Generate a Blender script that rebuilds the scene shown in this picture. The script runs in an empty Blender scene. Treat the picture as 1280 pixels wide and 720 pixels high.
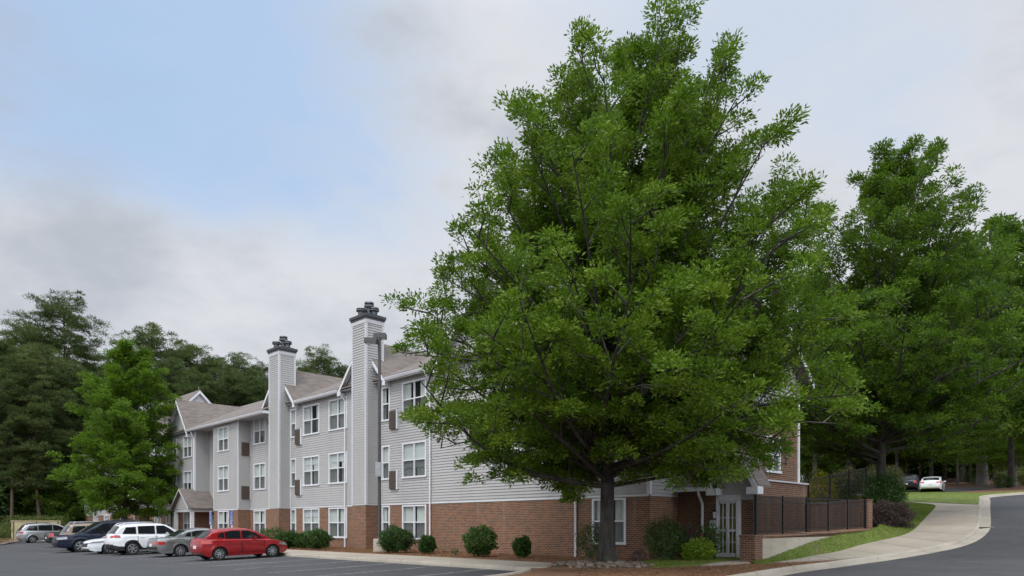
import bpy, math, random
import numpy as np
from mathutils import Vector, Matrix
from mathutils.geometry import delaunay_2d_cdt

R = math.radians
scene = bpy.context.scene
col = scene.collection
random.seed(7)

# ------------------------------------------------------------------ camera
F = 880.0          # focal length in pixels of the 1280 wide photograph
HZ = 657.0         # the row of the horizon
EYE = 1.6
cam_data = bpy.data.cameras.new("camera")
cam_data.sensor_width = 36.0
cam_data.lens = 36.0 * F / 1280.0
cam_data.shift_y = (HZ - 360.0) / 1280.0
cam_data.clip_end = 3000.0
cam = bpy.data.objects.new("camera", cam_data)
cam.location = (0, 0, EYE)
cam.rotation_euler = (R(90), 0, 0)
col.objects.link(cam)
scene.camera = cam

# ------------------------------------------------------------------ world
SUN_EL, SUN_AZ = 56.0, 205.0      # azimuth measured clockwise from +Y
w = bpy.data.worlds.new("World")
scene.world = w
w.use_nodes = True
nt = w.node_tree
for n in list(nt.nodes):
    nt.nodes.remove(n)
def wn(kind, **kw):
    n = nt.nodes.new(kind)
    for k, v in kw.items():
        setattr(n, k, v)
    return n
def wl(a, b):
    nt.links.new(a, b)
def wmath(op, a, b=None, clamp=False):
    n = wn('ShaderNodeMath', operation=op, use_clamp=clamp)
    for i, x in enumerate((a, b)):
        if x is None:
            continue
        if hasattr(x, 'links') or hasattr(x, 'is_linked'):
            wl(x, n.inputs[i])
        else:
            n.inputs[i].default_value = x
    return n.outputs[0]
def wramp(src, p0, p1, smooth=True):
    n = wn('ShaderNodeMapRange', interpolation_type='SMOOTHSTEP' if smooth else 'LINEAR')
    wl(src, n.inputs['Value'])
    n.inputs['From Min'].default_value = p0
    n.inputs['From Max'].default_value = p1
    return n.outputs['Result']
def wmix(fac, a, b):
    n = wn('ShaderNodeMix', data_type='RGBA')
    wl(fac, n.inputs[0])
    for idx, x in ((6, a), (7, b)):
        if isinstance(x, tuple):
            n.inputs[idx].default_value = (*x, 1)
        else:
            wl(x, n.inputs[idx])
    return n.outputs[2]
tc = wn('ShaderNodeTexCoord')
DIR = tc.outputs['Generated']
def wdot(v):
    v = Vector(v).normalized()
    n = wn('ShaderNodeVectorMath', operation='DOT_PRODUCT')
    wl(DIR, n.inputs[0])
    n.inputs[1].default_value = v
    return n.outputs['Value']
def wnoise(scale, detail, rough, stretch=(1, 1, 1), off=(0, 0, 0)):
    m = wn('ShaderNodeMapping')
    m.inputs['Scale'].default_value = stretch
    m.inputs['Location'].default_value = off
    wl(DIR, m.inputs['Vector'])
    n = wn('ShaderNodeTexNoise')
    n.inputs['Scale'].default_value = scale
    n.inputs['Detail'].default_value = detail
    n.inputs['Roughness'].default_value = rough
    wl(m.outputs[0], n.inputs['Vector'])
    return n.outputs['Fac']
sky = wn('ShaderNodeTexSky', sky_type='NISHITA', sun_disc=False)
sky.sun_elevation = R(SUN_EL)
sky.sun_rotation = R(SUN_AZ)
sky.air_density = 1.0
sky.dust_density = 2.0
skyc = wn('ShaderNodeMix', data_type='RGBA', blend_type='MULTIPLY')
skyc.inputs[0].default_value = 1.0
wl(sky.outputs[0], skyc.inputs[6])
skyc.inputs[7].default_value = (1.0, 1.0, 1.0, 1)
def pdir(px, py):
    return ((px - 640) / F, 1.0, (HZ - py) / F)
big = wnoise(1.7, 5, 0.55, (1, 1, 1.7), (3.1, 0.4, 0.2))
fine = wnoise(4.5, 7, 0.6, (1, 1, 2.0), (1.3, 2.0, 0.0))
sep = wn('ShaderNodeSeparateXYZ')
wl(DIR, sep.inputs[0])
# gaps of blue in the overcast: one large at the upper left, paler streaks along the top
hole = wmath('ADD', wdot(pdir(190, 90)), wmath('MULTIPLY', wmath('SUBTRACT', fine, 0.5), 0.10))
hole = wmath('ADD', hole, wmath('MULTIPLY', wmath('SUBTRACT', big, 0.5), 0.10))
hole = wmath('MULTIPLY', wramp(hole, 0.925, 0.99), wramp(wmath('ADD', sep.outputs['Z'], wmath('MULTIPLY', wmath('SUBTRACT', fine, 0.5), 0.12)), 0.33, 0.43))
hole2 = wmath('ADD', wdot(pdir(1000, -230)), wmath('MULTIPLY', wmath('SUBTRACT', fine, 0.5), 0.16))
hole2 = wmath('MULTIPLY', wramp(hole2, 0.94, 1.0), 0.4)
hole = wmath('MAXIMUM', hole, hole2)
hole = wmath('MULTIPLY', hole, 0.85)
CLOUD_GREY, CLOUD_WHITE = (4.5, 4.85, 5.45), (6.6, 6.8, 7.2)
cl = wmath('ADD', wmath('MULTIPLY', big, 0.48), wmath('MULTIPLY', fine, 0.52))
bright = wramp(wdot(pdir(1120, 60)), 0.92, 1.0)
bright = wmath('ADD', bright, wmath('MULTIPLY', wramp(wdot(pdir(130, 320)), 0.90, 0.99), 0.55))
bright = wmath('ADD', bright, wramp(wdot(pdir(500, 50)), 0.95, 1.0))
cl = wramp(wmath('ADD', cl, wmath('MULTIPLY', bright, 0.12)), 0.41, 0.655)
cloud = wmix(cl, CLOUD_GREY, CLOUD_WHITE)
# overcast boosted overhead and behind the camera, out of frame, to brighten the ground
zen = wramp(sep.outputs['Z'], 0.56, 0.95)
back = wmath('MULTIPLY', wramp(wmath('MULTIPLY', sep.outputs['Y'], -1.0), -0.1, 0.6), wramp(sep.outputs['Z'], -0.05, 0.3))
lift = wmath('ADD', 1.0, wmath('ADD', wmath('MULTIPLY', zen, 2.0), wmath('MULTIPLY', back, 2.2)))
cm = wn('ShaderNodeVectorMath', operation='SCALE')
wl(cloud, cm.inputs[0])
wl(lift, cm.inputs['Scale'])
blue = wn('ShaderNodeMix', data_type='RGBA')
blue.inputs[0].default_value = 0.75
wl(skyc.outputs[2], blue.inputs[6])
blue.inputs[7].default_value = (4.6, 6.5, 9.4, 1)
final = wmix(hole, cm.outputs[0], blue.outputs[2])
bg = wn('ShaderNodeBackground')
bg.inputs['Strength'].default_value = 0.11
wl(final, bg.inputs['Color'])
out = wn('ShaderNodeOutputWorld')
wl(bg.outputs[0], out.inputs['Surface'])

# ------------------------------------------------------------------ sun (behind thin cloud)
sd = bpy.data.lights.new("sun", 'SUN')
sd.energy = 1.5
sd.angle = R(14)
sd.color = (1.0, 0.955, 0.89)
so = bpy.data.objects.new("sun", sd)
so.rotation_euler = (R(90 - SUN_EL), 0, R(180 - SUN_AZ))
so.location = (0, 0, 60)
col.objects.link(so)

scene.view_settings.view_transform = 'Standard'
scene.view_settings.look = 'None'
scene.view_settings.exposure = 0.0
scene.view_settings.gamma = 1.0
scene.view_settings.use_curve_mapping = False
scene.cycles.max_bounces = 8
scene.cycles.transparent_max_bounces = 12

# ------------------------------------------------------------------ geometry of the place
def at(px, py, Y):
    return Vector(((px - 640) / F * Y, Y, EYE + (HZ - py) / F * Y))
def sc(s, c):                       # s grows uphill across the facade line, c along it
    return ((s - c) / 2.0, (s + c) / 2.0)
ZK = [(-400, -.35), (-60, -.25), (8, -.14), (20, 0), (24, .08), (30, .10), (34, .13), (38, .18), (40.6, .24), (47.5, .52),
      (52.5, .88), (57, 1.36), (70, 2.65), (92, 4.0), (119, 5.2), (150, 6.9), (200, 9.8), (300, 14), (900, 20)]
_zx = np.array([a for a, b in ZK], float)
_zy = np.array([b for a, b in ZK], float)
_d = np.diff(_zy) / np.diff(_zx)
_m = np.zeros(len(_zx))
_m[0], _m[-1] = _d[0], _d[-1]
for _i in range(1, len(_zx) - 1):
    _m[_i] = 0 if _d[_i - 1] * _d[_i] <= 0 else 2 * _d[_i - 1] * _d[_i] / (_d[_i - 1] + _d[_i])
def zr(s):
    s = min(max(s, _zx[0]), _zx[-1])
    i = min(max(int(np.searchsorted(_zx, s)) - 1, 0), len(_zx) - 2)
    h = _zx[i + 1] - _zx[i]
    t = (s - _zx[i]) / h
    return float((1 + 2 * t) * (1 - t) ** 2 * _zy[i] + t * (1 - t) ** 2 * h * _m[i] + t * t * (3 - 2 * t) * _zy[i + 1] + t * t * (t - 1) * h * _m[i + 1])
def zg(x, y):
    return zr(x + y)
def pick(px, py, off=0.0):          # where the sight line through a pixel meets the terrain
    k = (px - 640) / F
    q = (HZ - py) / F
    g = lambda Y: EYE + q * Y - zr((1 + k) * Y) - off
    Y = 6.0
    while Y < 400 and g(Y) > 0:
        Y += 0.25
    a, b = Y - 0.25, Y
    for _ in range(30):
        m = (a + b) / 2
        if g(m) > 0:
            a = m
        else:
            b = m
    return (k * a, a)

# ------------------------------------------------------------------ materials
MATS = {}
class NT:
    def __init__(self, name):
        self.m = bpy.data.materials.new(name)
        self.m.use_nodes = True
        self.t = self.m.node_tree
        self.b = self.t.nodes['Principled BSDF']
        self.out = self.t.nodes['Material Output']
        self.co = self.t.nodes.new('ShaderNodeTexCoord')
    def n(self, kind, **kw):
        n = self.t.nodes.new(kind)
        for k, v in kw.items():
            setattr(n, k, v)
        return n
    def l(self, a, b):
        self.t.links.new(a, b)
    def noise(self, scale, detail=4, rough=.55, vec=None, stretch=None):
        n = self.n('ShaderNodeTexNoise')
        n.inputs['Scale'].default_value = scale
        n.inputs['Detail'].default_value = detail
        n.inputs['Roughness'].default_value = rough
        v = vec or self.co.outputs['Object']
        if stretch:
            m = self.n('ShaderNodeMapping')
            m.inputs['Scale'].default_value = stretch
            self.l(v, m.inputs['Vector'])
            v = m.outputs[0]
        self.l(v, n.inputs['Vector'])
        return n.outputs['Fac']
    def ramp(self, src, stops):
        n = self.n('ShaderNodeValToRGB')
        e = n.color_ramp.elements
        while len(e) < len(stops):
            e.new(0.5)
        for i, (p, c) in enumerate(stops):
            e[i].position = p
            e[i].color = (*c, 1) if len(c) == 3 else c
        self.l(src, n.inputs[0])
        return n.outputs[0]
    def mix(self, fac, a, b, blend='MIX'):
        n = self.n('ShaderNodeMix', data_type='RGBA', blend_type=blend)
        for i, x in ((0, fac), (6, a), (7, b)):
            if isinstance(x, (int, float)):
                n.inputs[i].default_value = x
            elif isinstance(x, tuple):
                n.inputs[i].default_value = (*x, 1)
            else:
                self.l(x, n.inputs[i])
        return n.outputs[2]
    def math(self, op, a, b=None, clamp=False):
        n = self.n('ShaderNodeMath', operation=op, use_clamp=clamp)
        for i, x in ((0, a), (1, b)):
            if x is None:
                continue
            if isinstance(x, (int, float)):
                n.inputs[i].default_value = x
            else:
                self.l(x, n.inputs[i])
        return n.outputs[0]
    def maprange(self, src, a, b, c=0.0, d=1.0):
        n = self.n('ShaderNodeMapRange')
        self.l(src, n.inputs[0])
        for i, x in zip((1, 2, 3, 4), (a, b, c, d)):
            n.inputs[i].default_value = x
        return n.outputs[0]
    def bump(self, h, strength=.3, dist=.02):
        n = self.n('ShaderNodeBump')
        n.inputs['Strength'].default_value = strength
        n.inputs['Distance'].default_value = dist
        self.l(h, n.inputs['Height'])
        self.l(n.outputs[0], self.b.inputs['Normal'])
    def col(self, c):
        if isinstance(c, tuple):
            self.b.inputs['Base Color'].default_value = (*c, 1)
        else:
            self.l(c, self.b.inputs['Base Color'])
    def set(self, **kw):
        for k, v in kw.items():
            self.b.inputs[k.replace('_', ' ')].default_value = v
        return self

def plain(name, c, rough=.6, metal=0.0, var=.12, scale=6.0, **kw):
    t = NT(name)
    f = t.noise(scale, 5, .6)
    lo = tuple(max(0, x * (1 - var)) for x in c)
    hi = tuple(min(1, x * (1 + var)) for x in c)
    t.col(t.ramp(f, [(.3, lo), (.7, hi)]))
    t.set(Roughness=rough, Metallic=metal, **kw)
    MATS[name] = t.m
    return t.m

def paint(name, c, metal=0.25):
    t = NT(name)
    f = t.noise(1.6, 5, .6)
    dust = t.noise(9, 6, .7)
    base = t.mix(t.maprange(dust, .45, .8, 0, .10 if max(c) > .05 else .015), c, (.25, .23, .2))
    t.col(base)
    t.l(t.maprange(f, .3, .7, .22, .36), t.b.inputs['Roughness'])
    t.set(Metallic=metal, Coat_Weight=.55 if max(c) > .05 else .2, Coat_Roughness=.06, Specular_IOR_Level=.5 if max(c) > .05 else .3)
    MATS[name] = t.m
    return t.m

def leafmat(name, dark, light, trans=.35, rough=.45, clump=.5, young=None):
    t = NT(name)
    g = t.n('ShaderNodeNewGeometry')
    oi = t.n('ShaderNodeObjectInfo')
    ri = g.outputs['Random Per Island']
    n = t.noise(clump, 3, .6, vec=g.outputs['Position'])
    f = t.math('ADD', t.math('MULTIPLY', ri, .45), t.math('MULTIPLY', t.maprange(n, .32, .68), .55))
    f = t.math('ADD', f, t.math('MULTIPLY', t.math('SUBTRACT', oi.outputs['Random'], .5), .35), clamp=True)
    stops = [(0.0, dark), (.62, light)]
    stops.append((1.0, young or tuple(min(1, x * 1.45) for x in light)))
    c = t.ramp(f, stops)
    t.col(c)
    t.set(Roughness=rough, Specular_IOR_Level=.25)
    tr = t.n('ShaderNodeBsdfTranslucent')
    tc_ = t.mix(.55, c, (.16, .30, .02))
    t.l(tc_, tr.inputs[0])
    mx = t.n('ShaderNodeMixShader')
    mx.inputs[0].default_value = trans
    t.l(t.b.outputs[0], mx.inputs[1])
    t.l(tr.outputs[0], mx.inputs[2])
    t.l(mx.outputs[0], t.out.inputs[0])
    MATS[name] = t.m
    return t.m

# asphalt
t = NT('asphalt')
n1, n2, n3 = t.noise(.12, 5, .6), t.noise(1.3, 6, .65), t.noise(60, 3, .7)
c = t.ramp(n1, [(.3, (.024, .0245, .028)), (.7, (.050, .0505, .055))])
c = t.mix(t.maprange(n2, .35, .75, 0, .35), c, (.075, .074, .075))
c = t.mix(t.maprange(n3, .45, .75, 0, .4), c, (.10, .10, .10))
vor = t.n('ShaderNodeTexVoronoi', feature='DISTANCE_TO_EDGE')
vor.inputs['Scale'].default_value = .22
wv = t.n('ShaderNodeVectorMath', operation='ADD')
wn_ = t.n('ShaderNodeTexNoise')
wn_.inputs['Scale'].default_value = .9
wn_.inputs['Detail'].default_value = 6
t.l(t.co.outputs['Object'], wn_.inputs['Vector'])
ws = t.n('ShaderNodeVectorMath', operation='SCALE')
ws.inputs['Scale'].default_value = 2.2
t.l(wn_.outputs['Color'], ws.inputs[0])
t.l(t.co.outputs['Object'], wv.inputs[0])
t.l(ws.outputs[0], wv.inputs[1])
t.l(wv.outputs[0], vor.inputs['Vector'])
crack = t.maprange(vor.outputs['Distance'], 0, .009, .85, 0)
c = t.mix(crack, c, (.02, .02, .022))
stain = t.maprange(t.noise(.45, 4, .5, stretch=(1, 1, 1)), .60, .74, 0, .55)
c = t.mix(stain, c, (.022, .022, .024))
c = t.mix(t.maprange(t.noise(.22, 3, .4), .58, .62, 0, .35), c, (.068, .067, .068))
t.col(c)
t.set(Roughness=.82)
t.bump(n3, .35, .01)
MATS['asphalt'] = t.m
# concrete
def concrete(name, a, b, stainc=(.30, .24, .17)):
    t = NT(name)
    n1, n2, n3 = t.noise(.5, 6, .62), t.noise(7, 5, .65), t.noise(70, 2, .6)
    c = t.ramp(n1, [(.3, a), (.7, b)])
    c = t.mix(t.maprange(n2, .5, .8, 0, .5), c, stainc)
    c = t.mix(t.maprange(n3, .4, .8, 0, .25), c, (.2, .19, .18))
    t.col(c)
    t.set(Roughness=.85)
    t.bump(n3, .25, .01)
    MATS[name] = t.m
concrete('concrete', (.29, .25, .195), (.39, .34, .275))
concrete('kerb_concrete', (.28, .25, .20), (.40, .36, .30), (.20, .155, .10))
concrete('stucco', (.33, .29, .22), (.50, .45, .36), (.19, .155, .11))
# pine straw and mulch
t = NT('pine_straw')
n1, n2, n3 = t.noise(.35, 5, .6), t.noise(9, 6, .7), t.noise(40, 3, .7, stretch=(1, .25, 1))
c = t.ramp(n2, [(.25, (.075, .034, .018)), (.5, (.16, .078, .038)), (.78, (.27, .15, .08))])
c = t.mix(t.maprange(n1, .3, .7, .0, .5), c, (.12, .06, .032))
c = t.mix(t.maprange(n3, .5, .8, 0, .5), c, (.33, .2, .11))
t.col(c)
t.set(Roughness=.95)
t.bump(n2, .8, .05)
MATS['pine_straw'] = t.m
# forest floor
t = NT('forest_floor')
n1, n2 = t.noise(.15, 5, .6), t.noise(3, 6, .7)
c = t.ramp(n2, [(.3, (.05, .03, .016)), (.6, (.12, .06, .032)), (.8, (.2, .11, .06))])
c = t.mix(t.maprange(n1, .5, .7, 0, .8), c, (.035, .055, .015))
t.col(c)
t.set(Roughness=.95)
MATS['forest_floor'] = t.m
# grass sheet
t = NT('turf')
n1, n2, n3 = t.noise(.55, 5, .6), t.noise(5, 6, .7), t.noise(45, 3, .7)
c = t.ramp(n1, [(.3, (.11, .165, .026)), (.55, (.16, .215, .04)), (.75, (.22, .235, .065))])
c = t.mix(t.maprange(n2, .4, .75, 0, .5), c, (.11, .155, .026))
c = t.mix(t.maprange(t.noise(.9, 5, .65), .54, .70, 0, .8), c, (.22, .17, .085))
c = t.mix(t.maprange(n3, .5, .8, 0, .5), c, (.06, .10, .02))
t.col(c)
t.set(Roughness=.9)
t.bump(n3, .7, .05)
MATS['turf'] = t.m
# brick
def brickmat(name, tone=1.0, scale=1.0):
    t = NT(name)
    sx = t.n('ShaderNodeSeparateXYZ')
    t.l(t.co.outputs['Object'], sx.inputs[0])
    cx = t.n('ShaderNodeCombineXYZ')
    t.l(t.math('ADD', sx.outputs[0], sx.outputs[1]), cx.inputs[0])
    t.l(sx.outputs[2], cx.inputs[1])
    b = t.n('ShaderNodeTexBrick')
    b.offset = .5
    t.l(cx.outputs[0], b.inputs['Vector'])
    b.inputs['Scale'].default_value = 1.0 / scale
    b.inputs['Brick Width'].default_value = .235
    b.inputs['Row Height'].default_value = .082
    b.inputs['Mortar Size'].default_value = .0085
    b.inputs['Mortar Smooth'].default_value = .15
    b.inputs['Bias'].default_value = -.1
    b.inputs['Color1'].default_value = (.215 * tone, .078 * tone, .035 * tone, 1)
    b.inputs['Color2'].default_value = (.068 * tone, .034 * tone, .024 * tone, 1)
    b.inputs['Mortar'].default_value = (.35 * tone, .28 * tone, .20 * tone, 1)
    n1 = t.noise(.6, 5, .6)
    n2 = t.noise(5, 4, .6)
    c = t.mix(t.maprange(n1, .4, .7, 0, .3), b.outputs['Color'], (.13, .075, .045))
    c = t.mix(t.maprange(n2, .55, .8, 0, .3), c, (.26, .16, .10))
    # rain streaks of lime below the siding
    st = t.noise(1.0, 3, .5, stretch=(2.2, 2.2, .1))
    c = t.mix(t.maprange(st, .64, .74, 0, .3), c, (.32, .28, .25))
    t.col(c)
    t.set(Roughness=.88)
    t.bump(b.outputs['Fac'], -.5, .012)
    MATS[name] = t.m
brickmat('brick')
brickmat('brick_shaded', .72)  # brick toned down; the shade on court and entry walls is in its colour
# lap siding
t = NT('siding')
n1 = t.noise(.35, 5, .6)
n2 = t.noise(1.2, 4, .6, stretch=(1, 1, 14))
c = t.ramp(n1, [(.3, (.385, .378, .370)), (.7, (.44, .432, .420))])
c = t.mix(t.maprange(n2, .45, .75, 0, .3), c, (.33, .325, .32))
st = t.noise(1.0, 4, .6, stretch=(1.6, 1.6, .09))
c = t.mix(t.maprange(st, .55, .75, 0, .28), c, (.27, .26, .245))
t.col(c)
t.set(Roughness=.55)
MATS['siding'] = t.m
# shingles
t = NT('shingles')
b = t.n('ShaderNodeTexBrick')
b.offset = .5
sx = t.n('ShaderNodeSeparateXYZ')
t.l(t.co.outputs['Object'], sx.inputs[0])
cx = t.n('ShaderNodeCombineXYZ')
t.l(t.math('ADD', sx.outputs[0], t.math('MULTIPLY', sx.outputs[1], .6)), cx.inputs[0])
t.l(sx.outputs[2], cx.inputs[1])
t.l(cx.outputs[0], b.inputs['Vector'])
b.inputs['Scale'].default_value = 1
b.inputs['Brick Width'].default_value = .32
b.inputs['Row Height'].default_value = .085
b.inputs['Mortar Size'].default_value = .008
b.inputs['Color1'].default_value = (.205, .172, .150, 1)
b.inputs['Color2'].default_value = (.125, .107, .097, 1)
b.inputs['Mortar'].default_value = (.07, .06, .055, 1)
c = t.mix(t.maprange(t.noise(.5, 5, .6), .4, .7, 0, .3), b.outputs['Color'], (.24, .215, .195))
c = t.mix(t.maprange(t.noise(25, 3, .6), .5, .8, 0, .4), c, (.26, .225, .20))
t.col(c)
t.set(Roughness=.95)
MATS['shingles'] = t.m
# bark
def bark(name, a, b):
    t = NT(name)
    n1 = t.noise(7, 6, .7, stretch=(1, 1, .18))
    n2 = t.noise(1.3, 4, .6)
    c = t.ramp(n1, [(.3, a), (.7, b)])
    c = t.mix(t.maprange(n2, .5, .75, 0, .45), c, (.13, .13, .10))
    t.col(c)
    t.set(Roughness=.95)
    t.bump(n1, 1.0, .04)
    MATS[name] = t.m
bark('oak_bark', (.010, .009, .008), (.075, .066, .057))
bark('pine_bark', (.05, .032, .024), (.16, .10, .075))
bark('grey_bark', (.11, .10, .09), (.27, .25, .23))
plain('white_trim', (.66, .67, .69), .5, var=.07, scale=3)
plain('fascia_grey', (.50, .505, .52), .55, var=.08)
plain('soffit_grey', (.36, .37, .39), .7, var=.08)
plain('cap_dark', (.045, .047, .052), .5, var=.2)
plain('galvanised', (.34, .35, .36), .4, .8, var=.15)
plain('vent_brown', (.085, .062, .045), .6, var=.2)
plain('iron_black', (.012, .013, .014), .45, .3, var=.2)
plain('pole_bronze', (.07, .072, .072), .5, .2, var=.15)
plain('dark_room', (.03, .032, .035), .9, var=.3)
plain('curtain_cloth', (.60, .61, .57), .9, var=.1, scale=2)
plain('curtain_ochre', (.42, .33, .12), .9, var=.2, scale=2)  # ochre cloth of the door curtain
plain('tyre_rubber', (.018, .018, .018), .8, var=.25)
plain('under_black', (.012, .012, .013), .8, var=.2)
plain('black_plastic', (.02, .021, .022), .55, var=.2)
plain('alloy', (.50, .51, .53), .32, .75, var=.08)
plain('chrome', (.62, .63, .65), .15, .95, var=.05)
plain('lamp_red', (.42, .02, .015), .18, var=.15, Coat_Weight=1.0)
plain('lamp_clear', (.32, .33, .34), .12, .3, var=.2, Coat_Weight=1.0)
plain('lamp_amber', (.55, .16, .02), .2, var=.1, Coat_Weight=1.0)
plain('plate_white', (.62, .63, .62), .5, var=.08, scale=20)
plain('sign_blue', (.012, .065, .30), .4, var=.08)
plain('sign_white', (.72, .73, .74), .4, var=.05)
plain('sign_red', (.42, .03, .04), .5, var=.1)
t = NT('stripe_paint')
n1, n2 = t.noise(6, 6, .7), t.noise(.9, 4, .6)
f = t.math('ADD', t.maprange(n1, .35, .62), t.maprange(n2, .4, .7, -.3, .35), clamp=True)
t.col(t.mix(f, (.40, .40, .39), (.10, .10, .102)))
t.set(Roughness=.85)
MATS['stripe_paint'] = t.m
plain('tan_wall', (.40, .35, .21), .85, var=.15, scale=1.2)
plain('grey_box', (.36, .37, .38), .6, var=.1)
plain('bulb_glass', (.5, .5, .48), .15, var=.05)
plain('petal_red', (.35, .03, .05), .6, var=.3)
t = NT('car_glass')
t.col((.012, .014, .016))
t.set(Roughness=.04, Specular_IOR_Level=.5)
t.l(t.maprange(t.noise(1.5, 3, .5), .3, .7, .03, .07), t.b.inputs['Roughness'])
MATS['car_glass'] = t.m
def glassmat(name, tint, trans):
    t = NT(name)
    tr = t.n('ShaderNodeBsdfTransparent')
    tr.inputs[0].default_value = (*tint, 1)
    t.col((.03, .035, .04))
    t.set(Roughness=.05, Specular_IOR_Level=.7)
    fr = t.n('ShaderNodeLayerWeight')
    fr.inputs[0].default_value = .5
    mx = t.n('ShaderNodeMixShader')
    f = t.math('ADD', t.math('MULTIPLY', t.math('POWER', fr.outputs['Facing'], 4.0), .8), 1 - trans, clamp=True)
    t.l(f, mx.inputs[0])
    t.l(tr.outputs[0], mx.inputs[1])
    t.l(t.b.outputs[0], mx.inputs[2])
    t.l(mx.outputs[0], t.out.inputs[0])
    MATS[name] = t.m
glassmat('window_glass', (.93, .97, .96), .90)
t = NT('insect_screen')
tr = t.n('ShaderNodeBsdfTransparent')
mx = t.n('ShaderNodeMixShader')
t.col(t.ramp(t.noise(3, 3, .5), [(.3, (.03, .032, .035)), (.7, (.05, .052, .055))]))
mx.inputs[0].default_value = .52
t.l(tr.outputs[0], mx.inputs[1])
t.l(t.b.outputs[0], mx.inputs[2])
t.l(mx.outputs[0], t.out.inputs[0])
MATS['insect_screen'] = t.m
t = NT('river_stone')
oi = t.n('ShaderNodeObjectInfo')
c = t.ramp(oi.outputs['Random'], [(0, (.085, .065, .048)), (.5, (.18, .14, .10)), (1, (.27, .22, .165))])
c = t.mix(t.maprange(t.noise(9, 5, .6), .4, .7, 0, .5), c, (.12, .10, .08))
t.col(c)
t.set(Roughness=.85)
MATS['river_stone'] = t.m
paint('paint_red', (.30, .006, .010), .15)
paint('paint_grey', (.25, .255, .25), .6)
paint('paint_white', (.74, .75, .76), .0)
paint('paint_navy', (.007, .012, .028), .1)
paint('paint_tan', (.27, .21, .16), .5)
paint('paint_black', (.006, .007, .008), .0)
paint('paint_silver', (.42, .43, .45), .7)
leafmat('leaf_oak', (.022, .054, .006), (.102, .182, .012), .38, .45, .9, (.225, .31, .03))
leafmat('leaf_oak_far', (.026, .062, .007), (.112, .196, .013), .40, .5, .7, (.225, .315, .03))
leafmat('leaf_bright', (.038, .090, .009), (.115, .205, .014), .38, .5, .4, (.15, .24, .03))
leafmat('leaf_pine', (.030, .048, .014), (.070, .100, .030), .2, .6, .25, (.13, .155, .05))
leafmat('leaf_woods', (.024, .054, .008), (.070, .132, .017), .34, .55, .3, (.13, .20, .028))
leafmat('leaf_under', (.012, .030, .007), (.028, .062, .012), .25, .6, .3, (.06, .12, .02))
leafmat('leaf_holly', (.016, .044, .010), (.040, .088, .018), .2, .35, 2.0, (.08, .14, .03))
leafmat('leaf_lime', (.10, .19, .010), (.20, .31, .022), .35, .5, 2.0, (.30, .38, .04))
leafmat('leaf_yellow', (.20, .20, .012), (.38, .33, .02), .35, .5, 2.0, (.45, .36, .03))
leafmat('leaf_purple', (.035, .020, .024), (.075, .042, .048), .15, .5, 2.0, (.11, .07, .07))
leafmat('leaf_redtip', (.03, .045, .014), (.10, .075, .026), .2, .5, 2.0, (.22, .085, .04))
leafmat('leaf_pink', (.06, .075, .03), (.17, .13, .08), .25, .5, 2.0, (.33, .17, .11))
leafmat('leaf_hedge', (.06, .085, .022), (.12, .15, .04), .2, .55, 1.5, (.18, .19, .07))
leafmat('grass_blade', (.085, .135, .02), (.16, .215, .035), .35, .6, .7, (.31, .27, .10))
leafmat('straw', (.12, .055, .025), (.25, .13, .065), .1, .9, 1.0, (.38, .23, .12))

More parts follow.
